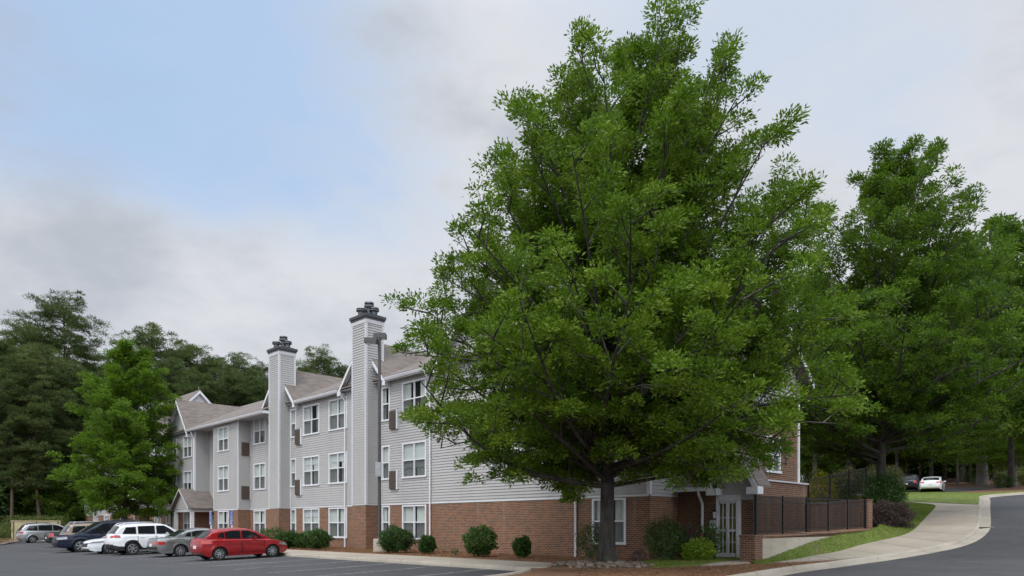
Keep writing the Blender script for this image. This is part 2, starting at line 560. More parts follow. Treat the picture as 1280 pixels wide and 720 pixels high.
# ------------------------------------------------------------------ mesh helpers
class MB:
    def __init__(self):
        self.v, self.f, self.mi = [], [], []
    def add(self, pts, faces, mi=0):
        o = len(self.v)
        self.v.extend([tuple(p) for p in pts])
        self.f.extend([tuple(i + o for i in q) for q in faces])
        self.mi.extend([mi] * len(faces))
        return self
    def box(self, x0, x1, y0, y1, z0, z1, mi=0):
        x0, x1 = min(x0, x1), max(x0, x1)
        y0, y1 = min(y0, y1), max(y0, y1)
        z0, z1 = min(z0, z1), max(z0, z1)
        p = [(x0, y0, z0), (x1, y0, z0), (x1, y1, z0), (x0, y1, z0), (x0, y0, z1), (x1, y0, z1), (x1, y1, z1), (x0, y1, z1)]
        return self.add(p, [(3, 2, 1, 0), (4, 5, 6, 7), (0, 1, 5, 4), (1, 2, 6, 5), (2, 3, 7, 6), (3, 0, 4, 7)], mi)
    def poly(self, pts, mi=0):
        return self.add(pts, [tuple(range(len(pts)))], mi)
    def slab(self, pts, vec, mi=0):       # a polygon pushed along a vector
        n = len(pts)
        a = [Vector(p) for p in pts]
        b = [p + Vector(vec) for p in a]
        fs = [tuple(range(n)), tuple(range(2 * n - 1, n - 1, -1))]
        fs += [(i, (i + 1) % n, (i + 1) % n + n, i + n) for i in range(n)]
        return self.add(a + b, fs, mi)
    def bar(self, a, b, w, h, up=(0, 0, 1), mi=0):   # square bar from a to b
        a, b = Vector(a), Vector(b)
        d = (b - a).normalized()
        s = d.cross(Vector(up))
        if s.length < 1e-4:
            s = d.cross(Vector((1, 0, 0)))
        s.normalize()
        u = s.cross(d).normalized()
        q = []
        for p in (a, b):
            q += [p - s * w / 2 - u * h / 2, p + s * w / 2 - u * h / 2, p + s * w / 2 + u * h / 2, p - s * w / 2 + u * h / 2]
        return self.add(q, [(3, 2, 1, 0), (4, 5, 6, 7), (0, 1, 5, 4), (1, 2, 6, 5), (2, 3, 7, 6), (3, 0, 4, 7)], mi)
    def tube(self, pts, rad, n=8, mi=0, cap=True):
        pts = [Vector(p) for p in pts]
        rings = []
        prev = None
        for i, p in enumerate(pts):
            d = (pts[min(i + 1, len(pts) - 1)] - pts[max(i - 1, 0)]).normalized()
            ref = Vector((0, 0, 1)) if abs(d.z) < .9 else Vector((1, 0, 0))
            s = d.cross(ref).normalized() if prev is None else (prev - d * prev.dot(d)).normalized()
            prev = s
            u = d.cross(s)
            r = rad[i] if isinstance(rad, (list, tuple)) else rad
            rings.append([p + s * (r * math.cos(2 * math.pi * k / n)) + u * (r * math.sin(2 * math.pi * k / n)) for k in range(n)])
        vs = [q for ring in rings for q in ring]
        fs = []
        for i in range(len(pts) - 1):
            for k in range(n):
                fs.append((i * n + k, i * n + (k + 1) % n, (i + 1) * n + (k + 1) % n, (i + 1) * n + k))
        if cap:
            fs.append(tuple(range(n - 1, -1, -1)))
            fs.append(tuple((len(pts) - 1) * n + k for k in range(n)))
        return self.add(vs, fs, mi)
    def lathe(self, prof, n=24, axis='z', origin=(0, 0, 0), mi=0):   # prof: (radius, height)
        vs = []
        o = Vector(origin)
        for r, h in prof:
            for k in range(n):
                a = 2 * math.pi * k / n
                if axis == 'z':
                    p = Vector((r * math.cos(a), r * math.sin(a), h))
                else:
                    p = Vector((r * math.cos(a), h, r * math.sin(a)))
                vs.append(o + p)
        fs = []
        for i in range(len(prof) - 1):
            for k in range(n):
                fs.append((i * n + k, i * n + (k + 1) % n, (i + 1) * n + (k + 1) % n, (i + 1) * n + k))
        return self.add(vs, fs, mi)
    def mesh(self, name, mats, smooth=False):
        me = bpy.data.meshes.new(name)
        me.from_pydata(self.v, [], self.f)
        for m in (mats if isinstance(mats, (list, tuple)) else [mats]):
            me.materials.append(MATS[m] if isinstance(m, str) else m)
        if any(self.mi):
            me.polygons.foreach_set('material_index', self.mi)
        if smooth:
            me.polygons.foreach_set('use_smooth', [True] * len(me.polygons))
        me.update()
        return me
    def build(self, name, mats, parent=None, smooth=False):
        return link(name, self.mesh(name, mats, smooth), parent)

def link(name, me, parent=None):
    o = bpy.data.objects.new(name, me)
    col.objects.link(o)
    if parent is not None:
        o.parent = parent
    return o
def tag(o, label=None, cat=None, group=None, kind=None):
    if label:
        o['label'] = label
    if cat:
        o['category'] = cat
    if group:
        o['group'] = group
    if kind:
        o['kind'] = kind
    return o
def thing(name, loc, rz, label, cat, group=None):
    o = bpy.data.objects.new(name, None)
    o.empty_display_size = .3
    o.location = loc
    o.rotation_euler = (0, 0, rz)
    col.objects.link(o)
    return tag(o, label, cat, group)
def copy_tree(o, parent=None):
    c = o.copy()
    col.objects.link(c)
    c.parent = parent
    for ch in list(o.children):
        copy_tree(ch, c)
    return c
def smooth_angle(o, deg=40):
    me = o.data
    me.polygons.foreach_set('use_smooth', [True] * len(me.polygons))
    me.set_sharp_from_angle(angle=R(deg))

def quads_mesh(name, P, mats):
    """P: (N,4,3) numpy quads, all apart"""
    N = len(P)
    me = bpy.data.meshes.new(name)
    me.vertices.add(N * 4)
    me.vertices.foreach_set('co', P.reshape(-1).astype(np.float32))
    me.loops.add(N * 4)
    me.loops.foreach_set('vertex_index', np.arange(N * 4, dtype=np.int32))
    me.polygons.add(N)
    me.polygons.foreach_set('loop_start', np.arange(0, N * 4, 4, dtype=np.int32))
    me.polygons.foreach_set('loop_total', np.full(N, 4, dtype=np.int32))
    me.update(calc_edges=True)
    for m in (mats if isinstance(mats, (list, tuple)) else [mats]):
        me.materials.append(MATS[m])
    return me
def norm(a):
    return a / np.maximum(np.linalg.norm(a, axis=-1, keepdims=True), 1e-9)
def leaf_quads(p, d, L, W, rng, droop=.15):
    """diamond leaves at p pointing along d"""
    N = len(p)
    d = norm(d)
    r = norm(rng.normal(size=(N, 3)))
    s = norm(np.cross(d, r))
    L = (L * rng.uniform(.7, 1.25, N))[:, None]
    W = (W * rng.uniform(.75, 1.2, N))[:, None]
    mid = p + d * L * .5
    tip = p + d * L
    tip[:, 2] -= (droop * L[:, 0])
    nrm = np.cross(d, s)
    fold = W * .18
    return np.stack([p, mid + s * W * .5 + nrm * fold, tip, mid - s * W * .5 + nrm * fold], axis=1)
# ------------------------------------------------------------------ the ground
def drape(name, poly, off, mat, step=1.0, zfun=None, label_kind='structure', skirt=0.0):
    """fill a plan polygon with triangles that follow the terrain"""
    pts = []
    n = len(poly)
    for i in range(n):
        a, b = Vector(poly[i]), Vector(poly[(i + 1) % n])
        m = max(1, int((b - a).length / (step * 1.2)))
        for k in range(m):
            pts.append(a.lerp(b, k / m))
    ne = len(pts)
    edges = [(i, (i + 1) % ne) for i in range(ne)]
    xs = [p.x for p in pts]
    ys = [p.y for p in pts]
    P = [(p.x, p.y) for p in pts]
    def inside(x, y):
        c = False
        j = ne - 1
        for i in range(ne):
            if (P[i][1] > y) != (P[j][1] > y) and x < (P[j][0] - P[i][0]) * (y - P[i][1]) / (P[j][1] - P[i][1]) + P[i][0]:
                c = not c
            j = i
        return c
    allp = list(pts)
    s0, s1 = min(x + y for x, y in P), max(x + y for x, y in P)
    c0, c1 = min(y - x for x, y in P), max(y - x for x, y in P)
    st = step * 1.414
    ns, nc = int((s1 - s0) / st) + 1, int((c1 - c0) / st) + 1
    for i in range(ns):
        for j in range(nc):
            x, y = sc(s0 + (i + .5) * st, c0 + (j + .5) * st)
            if inside(x, y):
                allp.append(Vector((x, y)))
    vs, es, fs, *_ = delaunay_2d_cdt(allp, edges, [], 1, 1e-4)
    mb = MB()
    zf = zfun or (lambda x, y: zg(x, y) + off)
    mb.add([(p.x, p.y, zf(p.x, p.y)) for p in vs], fs)
    if skirt:
        rim = [(p.x, p.y, zf(p.x, p.y)) for p in pts]
        low = [(x, y, z - skirt) for x, y, z in rim]
        mb.add(rim + low, [(i, (i + 1) % ne, ne + (i + 1) % ne, ne + i) for i in range(ne)])
    me = mb.mesh(name, mat, True)
    o = link(name, me)
    return tag(o, kind=label_kind)

# base sheet out to the horizon
mb = MB()
ss = [-900, -400, -200, -100] + list(range(-60, 201, 3)) + [220, 260, 300, 400, 600, 900]
cs = [-900, -400, -200, -100, -60, 0, 60, 100, 200, 300, 500, 900]
for s in ss:
    for c in cs:
        x, y = sc(s, c)
        mb.v.append((x, y, zr(s) - .06))
nc = len(cs)
for i in range(len(ss) - 1):
    for j in range(nc - 1):
        mb.f.append((i * nc + j, (i + 1) * nc + j, (i + 1) * nc + j + 1, i * nc + j + 1))
        mb.mi.append(0)
tag(mb.build('ground', 'forest_floor', smooth=True), kind='structure')

def arc(cx, cy, r, a0, a1, n):
    return [(cx + r * math.cos(R(a0 + (a1 - a0) * i / n)), cy + r * math.sin(R(a0 + (a1 - a0) * i / n))) for i in range(n + 1)]
def smooth_line(pts, it=2):
    for _ in range(it):
        q = [pts[0]]
        for a, b in zip(pts[:-1], pts[1:]):
            q.append((a[0] * .75 + b[0] * .25, a[1] * .75 + b[1] * .25))
            q.append((a[0] * .25 + b[0] * .75, a[1] * .25 + b[1] * .75))
        q.append(pts[-1])
        pts = q
    return pts
# kerb lines in (s, c): the front of the building, turning towards us round the oak's island
KERB_LOT = [sc(24, c) for c in (128, 90, 60, 40, 30, 26.5)] + smooth_line([sc(24, 26), sc(24, 22.5), sc(22.2, 21.3), sc(19, 21.0)], 3) + [sc(12, 20.6), sc(9, 20.4)]
ROADC = [(700, 765), (780, 746), (850, 731), (908, 719.7), (955, 712), (989, 707), (1027, 703), (1060, 698.5), (1080, 696.3), (1146, 686),
         (1180, 679.5), (1200, 673), (1214.6, 663.6), (1220, 656.7), (1221.5, 645), (1222, 632.6), (1225, 622)]
ROADC = [pick(px, py, .15) for px, py in ROADC]
e = Vector(ROADC[-1])
ROADC += [tuple(e + Vector(d)) for d in ((1.3, 2.2), (3.6, 3.6), (7, 4.6), (14, 6), (30, 9), (60, 14))]
ROADC = smooth_line(ROADC, 2)

# the island, beds and hill: one raised sheet of pine straw behind the kerbs
raised = [sc(24, 128), sc(21.8, 121), sc(16.5, 103), sc(-20, 60), sc(-40, 200), sc(30, 420), sc(190, 420), sc(330, 60), sc(330, -60)]
raised = [sc(9, 20.4)] + KERB_LOT[::-1][1:] + raised[1:] + ROADC[::-1]
raised_o = drape('pine_straw_bed', raised, .095, 'pine_straw', 1.9)
LEFTK = [sc(24, 128), sc(21.8, 121), sc(16.5, 103), sc(-20, 60)]
# asphalt
road_edge = ROADC
lot = [sc(-60, 100), sc(-20, 61)] + [sc(17, 104), sc(22.2, 122), sc(25.2, 128)] + [sc(25.2, c) for c in (90, 60, 40, 27)] + [sc(25.4, 19.4), sc(20, 19.6), sc(9, 20.8), sc(-60, 12)]
drape('parking_lot', lot, 0.0, 'asphalt', 2.0)
rd = [sc(-60, 11.9), sc(9, 20.7)] + ROADC + [sc(170, -80), sc(60, -120), sc(-60, -60)]
drape('road', rd, 0.0, 'asphalt', 2.0)

# sweeps: kerb with its gutter pan
def offset_line(pts, d):
    out = []
    n = len(pts)
    for i, p in enumerate(pts):
        a = Vector(pts[max(i - 1, 0)])
        b = Vector(pts[min(i + 1, n - 1)])
        t_ = (b - a).normalized()
        nn = Vector((t_.y, -t_.x))
        out.append((p[0] + nn.x * d, p[1] + nn.y * d))
    return out
def kerb(name, line, side, gutter=.45, joints=3.0, h=.15):
    # resample
    pts = [Vector(p) for p in line]
    res = []
    for a, b in zip(pts[:-1], pts[1:]):
        m = max(1, int((b - a).length / .6))
        for k in range(m):
            res.append(tuple(a.lerp(b, k / m)))
    res.append(tuple(pts[-1]))
    prof = [(-.03, h - .10), (0, h - .006), (.02, h), (.12, h), (.15, h - .02), (.17, h - .07), (.19, .018), (.19 + gutter, .006), (.19 + gutter, -.05)]
    lines = [offset_line(res, side * d) for d, z in prof]
    mb = MB()
    n = len(res)
    acc = 0
    for j, (d, z) in enumerate(prof):
        for i in range(n):
            x, y = lines[j][i]
            mb.v.append((x, y, zg(x, y) + z))
    for j in range(len(prof) - 1):
        for i in range(n - 1):
            mb.f.append((j * n + i, j * n + i + 1, (j + 1) * n + i + 1, (j + 1) * n + i))
            mb.mi.append(0)
    # contraction joints: thin dark bands 3 mm proud
    acc = 0
    for i in range(1, n - 1):
        acc += (Vector(res[i]) - Vector(res[i - 1])).length
        if acc > joints:
            acc = 0
            dv = (Vector(res[i + 1]) - Vector(res[i])).normalized() * .02
            q = []
            for j in range(1, len(prof) - 1):
                x, y = lines[j][i]
                z = zg(x, y) + prof[j][1] + .003
                q.append((x, y, z))
            for a, b in zip(q[:-1], q[1:]):
                mb.poly([a, b, (b[0] + dv.x, b[1] + dv.y, b[2]), (a[0] + dv.x, a[1] + dv.y, a[2])], 1)
    o = mb.build(name, ['kerb_concrete', 'joint'], smooth=False)
    smooth_angle(o, 50)
    return tag(o, kind='structure')
plain('joint', (.10, .09, .075), .9, var=.2)
kerb('kerb', KERB_LOT, 1, .0)
kerb('kerb', ROADC, 1, .42)
kerb('kerb', LEFTK[::-1], -1, .0)

# stall lines
for i in range(24):
    c = 25.4 + 3.89 * i
    if 60 < c < 66 and False:
        continue
    mb = MB()
    s0, s1 = 24 - 7.9, 23.75
    hw = .055 * 1.414
    prev = None
    N = 8
    pv = []
    for k in range(N + 1):
        s = s0 + (s1 - s0) * k / N
        for dc in (-hw, hw):
            x, y = sc(s, c + dc)
            pv.append((x, y, zr(s) + .005))
    mb.add(pv, [(2 * k, 2 * k + 1, 2 * k + 3, 2 * k + 2) for k in range(N)])
    tag(mb.build('stall_line', 'stripe_paint'), kind='structure')

# sidewalks
def joints_mat():
    pass
walk = [sc(24.28, c) for c in (128, 60, 30, 26)] + [sc(24.0, 23.2), sc(25.2, 21.6), sc(26.6, 22.0), sc(27.3, 23.6)] + [sc(27.5, c) for c in (26, 40, 80, 128)]
drape('sidewalk', walk, .137, 'concrete', 1.2, skirt=.1)
mb = MB()
for c in range(24, 126, 2):
    a, b = sc(24.35, c), sc(27.45, c)
    dx, dy = sc(0, .02)
    mb.poly([(a[0], a[1], zr(24.35) + .1395), (b[0], b[1], zr(27.45) + .1395), (b[0] + dx, b[1] + dy, zr(27.45) + .1395), (a[0] + dx, a[1] + dy, zr(24.35) + .1395)])
tag(mb.build('sidewalk_joints', 'joint'), kind='structure')
WB = [(967, 702.7), (980, 701.2), (1017, 694), (1044, 690), (1060, 685.8), (1077, 680.2), (1110, 673.5), (1135.6, 667), (1146, 659), (1158, 646), (1170, 634), (1168, 631.6), (1160, 630.2), (1129, 627.3)]
WB = [pick(px, py, .14) for px, py in WB]
WBs = smooth_line(WB, 2)
wend = [pick(1129, 626.4, .14), pick(1170, 628.6, .14), pick(1221, 630.2, .14)]
kb = [p for p in ROADC if 41.5 < p[0] + p[1] < wend[2][0] + wend[2][1]]
# inside edge of the kerb
walk2 = WBs + [(WB[-1][0] - 4, WB[-1][1] + 1.2), (WB[-1][0] - 4, WB[-1][1] + 2.6)] + wend[:2] + [(kb[-1][0] - .02, kb[-1][1])] + [(p[0] - .0, p[1] + .0) for p in kb[::-1]]
drape('sidewalk', walk2, .139, 'concrete', 1.0, skirt=.1)
mb = MB()
def walk_joint(pa, pb):
    a, b = Vector(pick(*pa, .139)), Vector(pick(*pb, .139))
    d_ = (b - a).normalized()
    n_ = Vector((-d_.y, d_.x)) * .02
    K = 8
    for k in range(K):
        p, q = a.lerp(b, k / K), a.lerp(b, (k + 1) / K)
        mb.poly([(r.x, r.y, zg(r.x, r.y) + .1425) for r in (p - n_, q - n_, q + n_, p + n_)])
for pa, pb in (((1017, 694.8), (1052, 699.6)), ((1060, 686.8), (1103, 692.9)), ((1097, 677.5), (1150, 685.2)), ((1124, 670.5), (1186, 677.4)), ((1142, 663.5), (1208, 668.2)), ((1151, 655), (1219, 657)), ((1159, 646), (1219.5, 647.5)), ((1165, 639), (1220, 640)), ((1171, 633.5), (1220.5, 634))):
    walk_joint(pa, pb)
tag(mb.build('sidewalk_joints', 'joint'), kind='structure')
# lawn bank between walk and retaining wall
WALLC = 16.75
TG = [(33, .28), (35, .30), (36.5, .42), (38, .60), (42, 1.0), (46, 1.22), (50, 1.34), (56, 1.75), (64, 2.4), (80, 3.5)]
def tgt(s):
    return float(np.interp(s, [a for a, b in TG], [b for a, b in TG]))
def seg_d(p, line):
    best = 1e9
    for a, b in zip(line[:-1], line[1:]):
        a, b = Vector(a), Vector(b)
        ab = b - a
        u = max(0, min(1, (p - a).dot(ab) / max(ab.length_squared, 1e-9)))
        best = min(best, (a + ab * u - p).length)
    return best
WALL_LINE = [sc(34.0, WALLC), sc(52, WALLC), sc(58, 18)]
def lawn_z(x, y):
    p = Vector((x, y))
    a, b = seg_d(p, WBs), seg_d(p, WALL_LINE)
    w_ = a / max(a + b, 1e-6)
    base = zg(x, y) + .148
    w_ = w_ * w_ * (3 - 2 * w_)
    return base + max(0, tgt(x + y) + .01 - base) * w_
lawn = WBs + [sc(74, 22.6), sc(68, 21.0), sc(60, 18.6), sc(53, WALLC), sc(34.1, WALLC)] + [pick(945, 704, .14)]
lawn_o = drape('lawn', lawn, 0, 'turf', .8, zfun=lawn_z, skirt=.1)
# far lawn at the top of the slope
k2 = [p for p in ROADC if wend[2][0] + wend[2][1] + .3 < p[0] + p[1] < 100]
far = [(wend[2][0], wend[2][1] + .1)] + k2 + [pick(1226, 616.4, .14), pick(1180, 615.2, .14), pick(1128, 615.0, .14), pick(1100, 617, .14), pick(1100, 624.5, .14), pick(1129, 625.8, .14), pick(1170, 628.2, .14)]
lawn2_o = drape('lawn', far, .146, 'turf', 1.5, skirt=.1)
# grass strip, path and stoop in front of the glass door
strip = [pick(px, py, .14) for px, py in ((782, 708), (800, 709.5), (872, 706.2), (900, 702.4), (937, 699.0), (937, 692.5), (905, 692.8), (862, 697), (820, 700), (795, 703.5))]
strip_o = drape('lawn', strip, .15, 'turf', .6, skirt=.1)
path = [pick(px, py, .14) for px, py in ((874, 706.6), (938, 703.2), (938, 699.2), (902, 702.6))]
drape('path', path, .152, 'concrete', .5, skirt=.1)
# parking at the top of the hill
hill_lot = [pick(1000, 613.2, .14), pick(1128, 614.2, .14), pick(1196, 614.4, .14), sc(128, 22), sc(130, 36), sc(128, 60)]
drape('hill_parking', hill_lot, .16, 'asphalt', 3.0, skirt=.1)

# grass blades and loose straw
def scatter(o, n, rng, keep=None):
    me = o.data
    me.calc_loop_triangles()
    V = np.array([v.co[:] for v in me.vertices])
    T = np.array([t_.vertices[:] for t_ in me.loop_triangles])
    A, B, C = V[T[:, 0]], V[T[:, 1]], V[T[:, 2]]
    ar = np.linalg.norm(np.cross(B - A, C - A), axis=1)
    cen = (A + B + C) / 3
    if keep is not None:
        ar = ar * keep(cen)
    idx = rng.choice(len(T), n, p=ar / ar.sum())
    u, v = rng.random(n), rng.random(n)
    fl = u + v > 1
    u[fl], v[fl] = 1 - u[fl], 1 - v[fl]
    return A[idx] + (B[idx] - A[idx]) * u[:, None] + (C[idx] - A[idx]) * v[:, None]
rng = np.random.default_rng(3)
P = np.concatenate([scatter(lawn_o, 60000, rng), scatter(strip_o, 14000, rng), scatter(lawn2_o, 16000, rng)])
d = rng.normal(size=P.shape) * .45
d[:, 2] = 1
me = quads_mesh('grass', leaf_quads(P, d, .055, .014, rng, .2), 'grass_blade')
tag(link('grass', me), kind='stuff')
def near(c):
    s_, c_ = c[:, 0] + c[:, 1], c[:, 1] - c[:, 0]
    a = (s_ > 28.2) & (s_ < 33.6) & (c_ > 22.0) & (c_ < 75)
    b = (s_ > 22) & (s_ < 38.3) & (c_ < 20.4) & (c_ > 8)
    return (a | b).astype(float)
P = scatter(raised_o, 26000, rng, near)
P[:, 2] += .004
d = rng.normal(size=P.shape)
d[:, 2] = np.abs(d[:, 2]) * .25
me = quads_mesh('fallen_pine_straw', leaf_quads(P, d, .16, .012, rng, .1), 'straw')
tag(link('fallen_pine_straw', me), kind='stuff')
# ------------------------------------------------------------------ the hotel
S0 = 34.0
BZ = .2
C0 = Vector(((S0 - 22.88) / 2, (S0 + 22.88) / 2, BZ))
hotel = thing('hotel_building', C0, R(135), 'long three storey hotel with pale grey lap siding above a brick ground floor', 'building')
def U(px, v=0.0):                     # a column of the photograph on the facade plane pushed out by v
    k = (px - 640) / F
    s = S0 - 1.41421 * v
    return (s * (1 - k) / (1 + k) - 22.88) / 1.41421
# orientation maps: (along, outward, height) -> local
def front(v0):
    return lambda a, d, z: (a, v0 + d, z)
def rightside(u0):                    # faces -u, towards the road
    return lambda a, d, z: (u0 - d, a, z)
def leftside(u0):
    return lambda a, d, z: (u0 + d, a, z)
PITCH, LAP = .15, .034
def lap_panel(mb, fn, a0, a1, z0, z1, holes=(), d0=0.0):
    rows = int(math.ceil((z1 - z0) / PITCH))
    for r in range(rows):
        zb, zt = z0 + r * PITCH, min(z1, z0 + (r + 1) * PITCH)
        cuts = sorted({zb, zt} | {z for h in holes for z in (h[2], h[3]) if zb + 1e-4 < z < zt - 1e-4})
        for za, zc in zip(cuts[:-1], cuts[1:]):
            segs = [(a0, a1)]
            for h in holes:
                if h[2] <= za + 1e-4 and h[3] >= zc - 1e-4:
                    ns = []
                    for p, q in segs:
                        if h[1] <= p or h[0] >= q:
                            ns.append((p, q))
                        else:
                            if h[0] > p:
                                ns.append((p, h[0]))
                            if h[1] < q:
                                ns.append((h[1], q))
                    segs = ns
            da = d0 + LAP * (1 - (za - zb) / PITCH)
            dc = d0 + LAP * (1 - (zc - zb) / PITCH)
            for p, q in segs:
                mb.poly([fn(p, da, za), fn(q, da, za), fn(q, dc, zc), fn(p, dc, zc)])
                if za == zb:
                    mb.poly([fn(p, d0, za), fn(q, d0, za), fn(q, da, za), fn(p, da, za)])
def flat_panel(mb, fn, a0, a1, z0, z1, holes=(), d0=0.0):
    As = sorted({a0, a1} | {x for h in holes for x in h[:2] if a0 < x < a1})
    Zs = sorted({z0, z1} | {x for h in holes for x in h[2:4] if z0 < x < z1})
    for p, q in zip(As[:-1], As[1:]):
        for za, zc in zip(Zs[:-1], Zs[1:]):
            m, zm = (p + q) / 2, (za + zc) / 2
            if any(h[0] < m < h[1] and h[2] < zm < h[3] for h in holes):
                continue
            mb.poly([fn(p, d0, za), fn(q, d0, za), fn(q, d0, zc), fn(p, d0, zc)])
def bx(mb, fn, a0, a1, d0, d1, z0, z1, mi=0):
    p = [fn(a, d, z) for z in (z0, z1) for d in (d0, d1) for a in (a0, a1)]
    mb.add(p, [(0, 1, 3, 2), (4, 6, 7, 5), (0, 4, 5, 1), (1, 5, 7, 3), (3, 7, 6, 2), (2, 6, 4, 0)], mi)
GUARD = 2.60          # local height where brick gives way to siding
wrng = random.Random(11)
def window(fn, a0, a1, z0, z1, cols=2, curtain='curtain_cloth', parent=None, sill=True):
    parent = parent or hotel
    m = MB()
    fw = .085
    D0, D1 = -.12, .045
    bx(m, fn, a0 - .02, a0 + fw, D0, D1, z0, z1)
    bx(m, fn, a1 - fw, a1 + .02, D0, D1, z0, z1)
    bx(m, fn, a0 + fw, a1 - fw, D0, D1, z1 - fw, z1)
    bx(m, fn, a0 + fw, a1 - fw, D0, D1, z0, z0 + fw)
    if sill:
        bx(m, fn, a0 - .06, a1 + .06, .046, .085, z0 - .02, z0 + .075)
    zm = (z0 + z1) / 2
    bx(m, fn, a0 + fw, a1 - fw, -.06, .018, zm - .032, zm + .032)
    if cols == 2:
        am = (a0 + a1) / 2
        bx(m, fn, am - .045, am + .045, -.065, .026, z0 + fw, z1 - fw)
    f = m.build('window', 'white_trim', parent)
    g = MB()
    g.poly([fn(a0 + fw - .01, -.05, z0 + fw - .01), fn(a1 - fw + .01, -.05, z0 + fw - .01), fn(a1 - fw + .01, -.05, z1 - fw + .01), fn(a0 + fw - .01, -.05, z1 - fw + .01)])
    g.build('pane', 'window_glass', f)
    g = MB()
    g.poly([fn(a0 + fw, -.03, z0 + fw), fn(a1 - fw, -.03, z0 + fw), fn(a1 - fw, -.03, zm), fn(a0 + fw, -.03, zm)])
    g.build('insect_screen', 'insect_screen', f)
    # a pair of drapes with folds
    g = MB()
    w_ = a1 - a0
    half = w_ * wrng.choice([.5, .5, .48, .45, .36, .30])
    for (p, q) in ((a0 - .05, a0 + half), (a1 - half, a1 + .05)):
        N = max(6, int((q - p) / .035))
        ph = wrng.random() * 6
        vs = []
        for i in range(N + 1):
            x = p + (q - p) * i / N
            d = -.115 + .025 * math.sin(x * 42 + ph) + .012 * math.sin(x * 17 + 2 * ph)
            vs += [fn(x, d, z0 + .02), fn(x, d, z1 - .02)]
        g.add(vs, [(2 * i, 2 * i + 2, 2 * i + 3, 2 * i + 1) for i in range(N)])
    g.build('curtain', curtain, f, True)
    if wrng.random() < .3 and cols == 2:
        zb_ = z1 - (z1 - z0) * wrng.choice([.3, .5, .52, .72])
        g = MB()
        bx(g, fn, a0 + fw, a1 - fw, -.088, -.083, zb_, z1 - fw + .02)
        g.build('blind', 'plate_white', f)
    return f
def vent(fn, a0, a1, z0, z1, depth=.16):
    m = MB()
    bx(m, fn, a0, a1, .012, depth, z0, z1, 1)
    n = int((z1 - z0) / .09)
    for i in range(n):
        z = z0 + .05 + i * (z1 - z0 - .08) / n
        bx(m, fn, a0 + .05, a1 - .05, depth + .001, depth + .018, z, z + .045, 0)
    o = m.build('air_conditioner_grille', ['vent_brown', 'vent_brown'], hotel)
    m = MB()
    bx(m, fn, a0 - .10, a0 - .003, .012, depth - .02, z0 - .03, z1 + .03)
    m.build('side_trim', 'white_trim', o)
    return o
def downspout(fn, a, z0, z1, out=.10, kick=True, top_out=.45):
    m = MB()
    pts = [fn(a, top_out, z1), fn(a, top_out - .02, z1 - .16), fn(a, out, z1 - .55), fn(a, out, z0 + .25), fn(a, out + .02, z0 + .1)]
    m.tube(pts, .058, 6)
    o = m.build('downspout', 'white_trim', hotel)
    b = MB()
    b.tube([fn(a, out + .02, z0 + .12), fn(a, out + .03, z0 - .15)], .075, 8)
    b.build('drain_boot', 'black_plastic', o)
    return o

trim = MB()
F1, F2, F3 = (.62, 2.56), (4.10, 6.10), (7.55, 9.55)
EAVE, EAVE2 = 9.90, 9.50            # local height of the soffits
wins = []
def facade(u0, u1, v0, top, openings):
    fn = front(v0)
    holes = [(a, b, z0, z1) for (a, b, z0, z1) in openings]
    m = MB()
    lap_panel(m, fn, u0, u1, GUARD, top, holes)
    m.build('siding_wall', 'siding', hotel)
    m = MB()
    flat_panel(m, fn, u0, u1, -.7, GUARD, holes, .004)
    m.build('brick_wall', 'brick', hotel)
    trim = MB()
    bx(trim, fn, u0 + .01, u1 - .01, .022, .03, GUARD - .01, GUARD + .07)
    trim.build('trim_board', 'white_trim', hotel)
def fl(a, b, floors=(1, 2, 3), hi=None):
    zz = {1: F1, 2: F2, 3: hi or F3}
    return [(a, b, *zz[i]) for i in floors]
# block A, behind the oak
a_w1 = (U(533), U(503.5))
a_n1 = (U(487.5), U(478))
op = fl(*a_w1) + fl(*a_n1) + fl(3.2 + .0, 3.2 + .0 + .01, ())
e1 = (U(782.5), U(741))
op += [(e1[0], e1[1], *F1)] + fl(7.2, 9.3, (2, 3)) + fl(1.6, 3.6, (2, 3))
facade(0, 19.15, 0, EAVE, op)
wins += [(front(0), o, 1 if o[1] - o[0] < 1.3 else 2) for o in op]
vent(front(0), U(497.3), U(489), 3.52, 4.57)
vent(front(0), U(497.3), U(489), 7.0, 8.05)
# block B
b1, b2 = (U(399.5), U(379.5)), (U(434), U(411.5))
bn = (U(370.3), U(363.8))
op = fl(*b1) + fl(*b2) + fl(*bn)
facade(20.6, 29.95, 0, EAVE, op)
wins += [(front(0), o, 1 if o[1] - o[0] < 1.3 else 2) for o in op]
vent(front(0), U(377.3), U(371), 3.52, 4.57)
vent(front(0), U(377.3), U(371), 7.0, 8.05)
# block C
op = fl(U(332.3), U(317.8))
facade(31.4, 36.3, 0, EAVE - .1, op)
wins += [(front(0), o, 2) for o in op]
# block D, standing forward
FD3 = (7.25, 9.15)
op = fl(U(286, .95), U(273, .95), hi=FD3)
facade(36.3, 40.8, .95, EAVE2, op)
wins += [(front(.95), o, 2) for o in op]
# recess with the entrance porch
op = fl(41.0, 41.7, hi=FD3) + [(43.3, 44.3, .05, 2.3)]
facade(40.8, 44.7, -.25, EAVE2 + .3, op)
wins += [(front(-.25), o, 1) for o in op]
# block E
op = fl(U(240, .95), U(229.5, .95), hi=FD3) + fl(U(221, .95), U(216.5, .95), hi=FD3)
facade(44.7, 50.4, .95, EAVE2, op)
wins += [(front(.95), o, 2 if o[1] - o[0] > 1.4 else 1) for o in op]
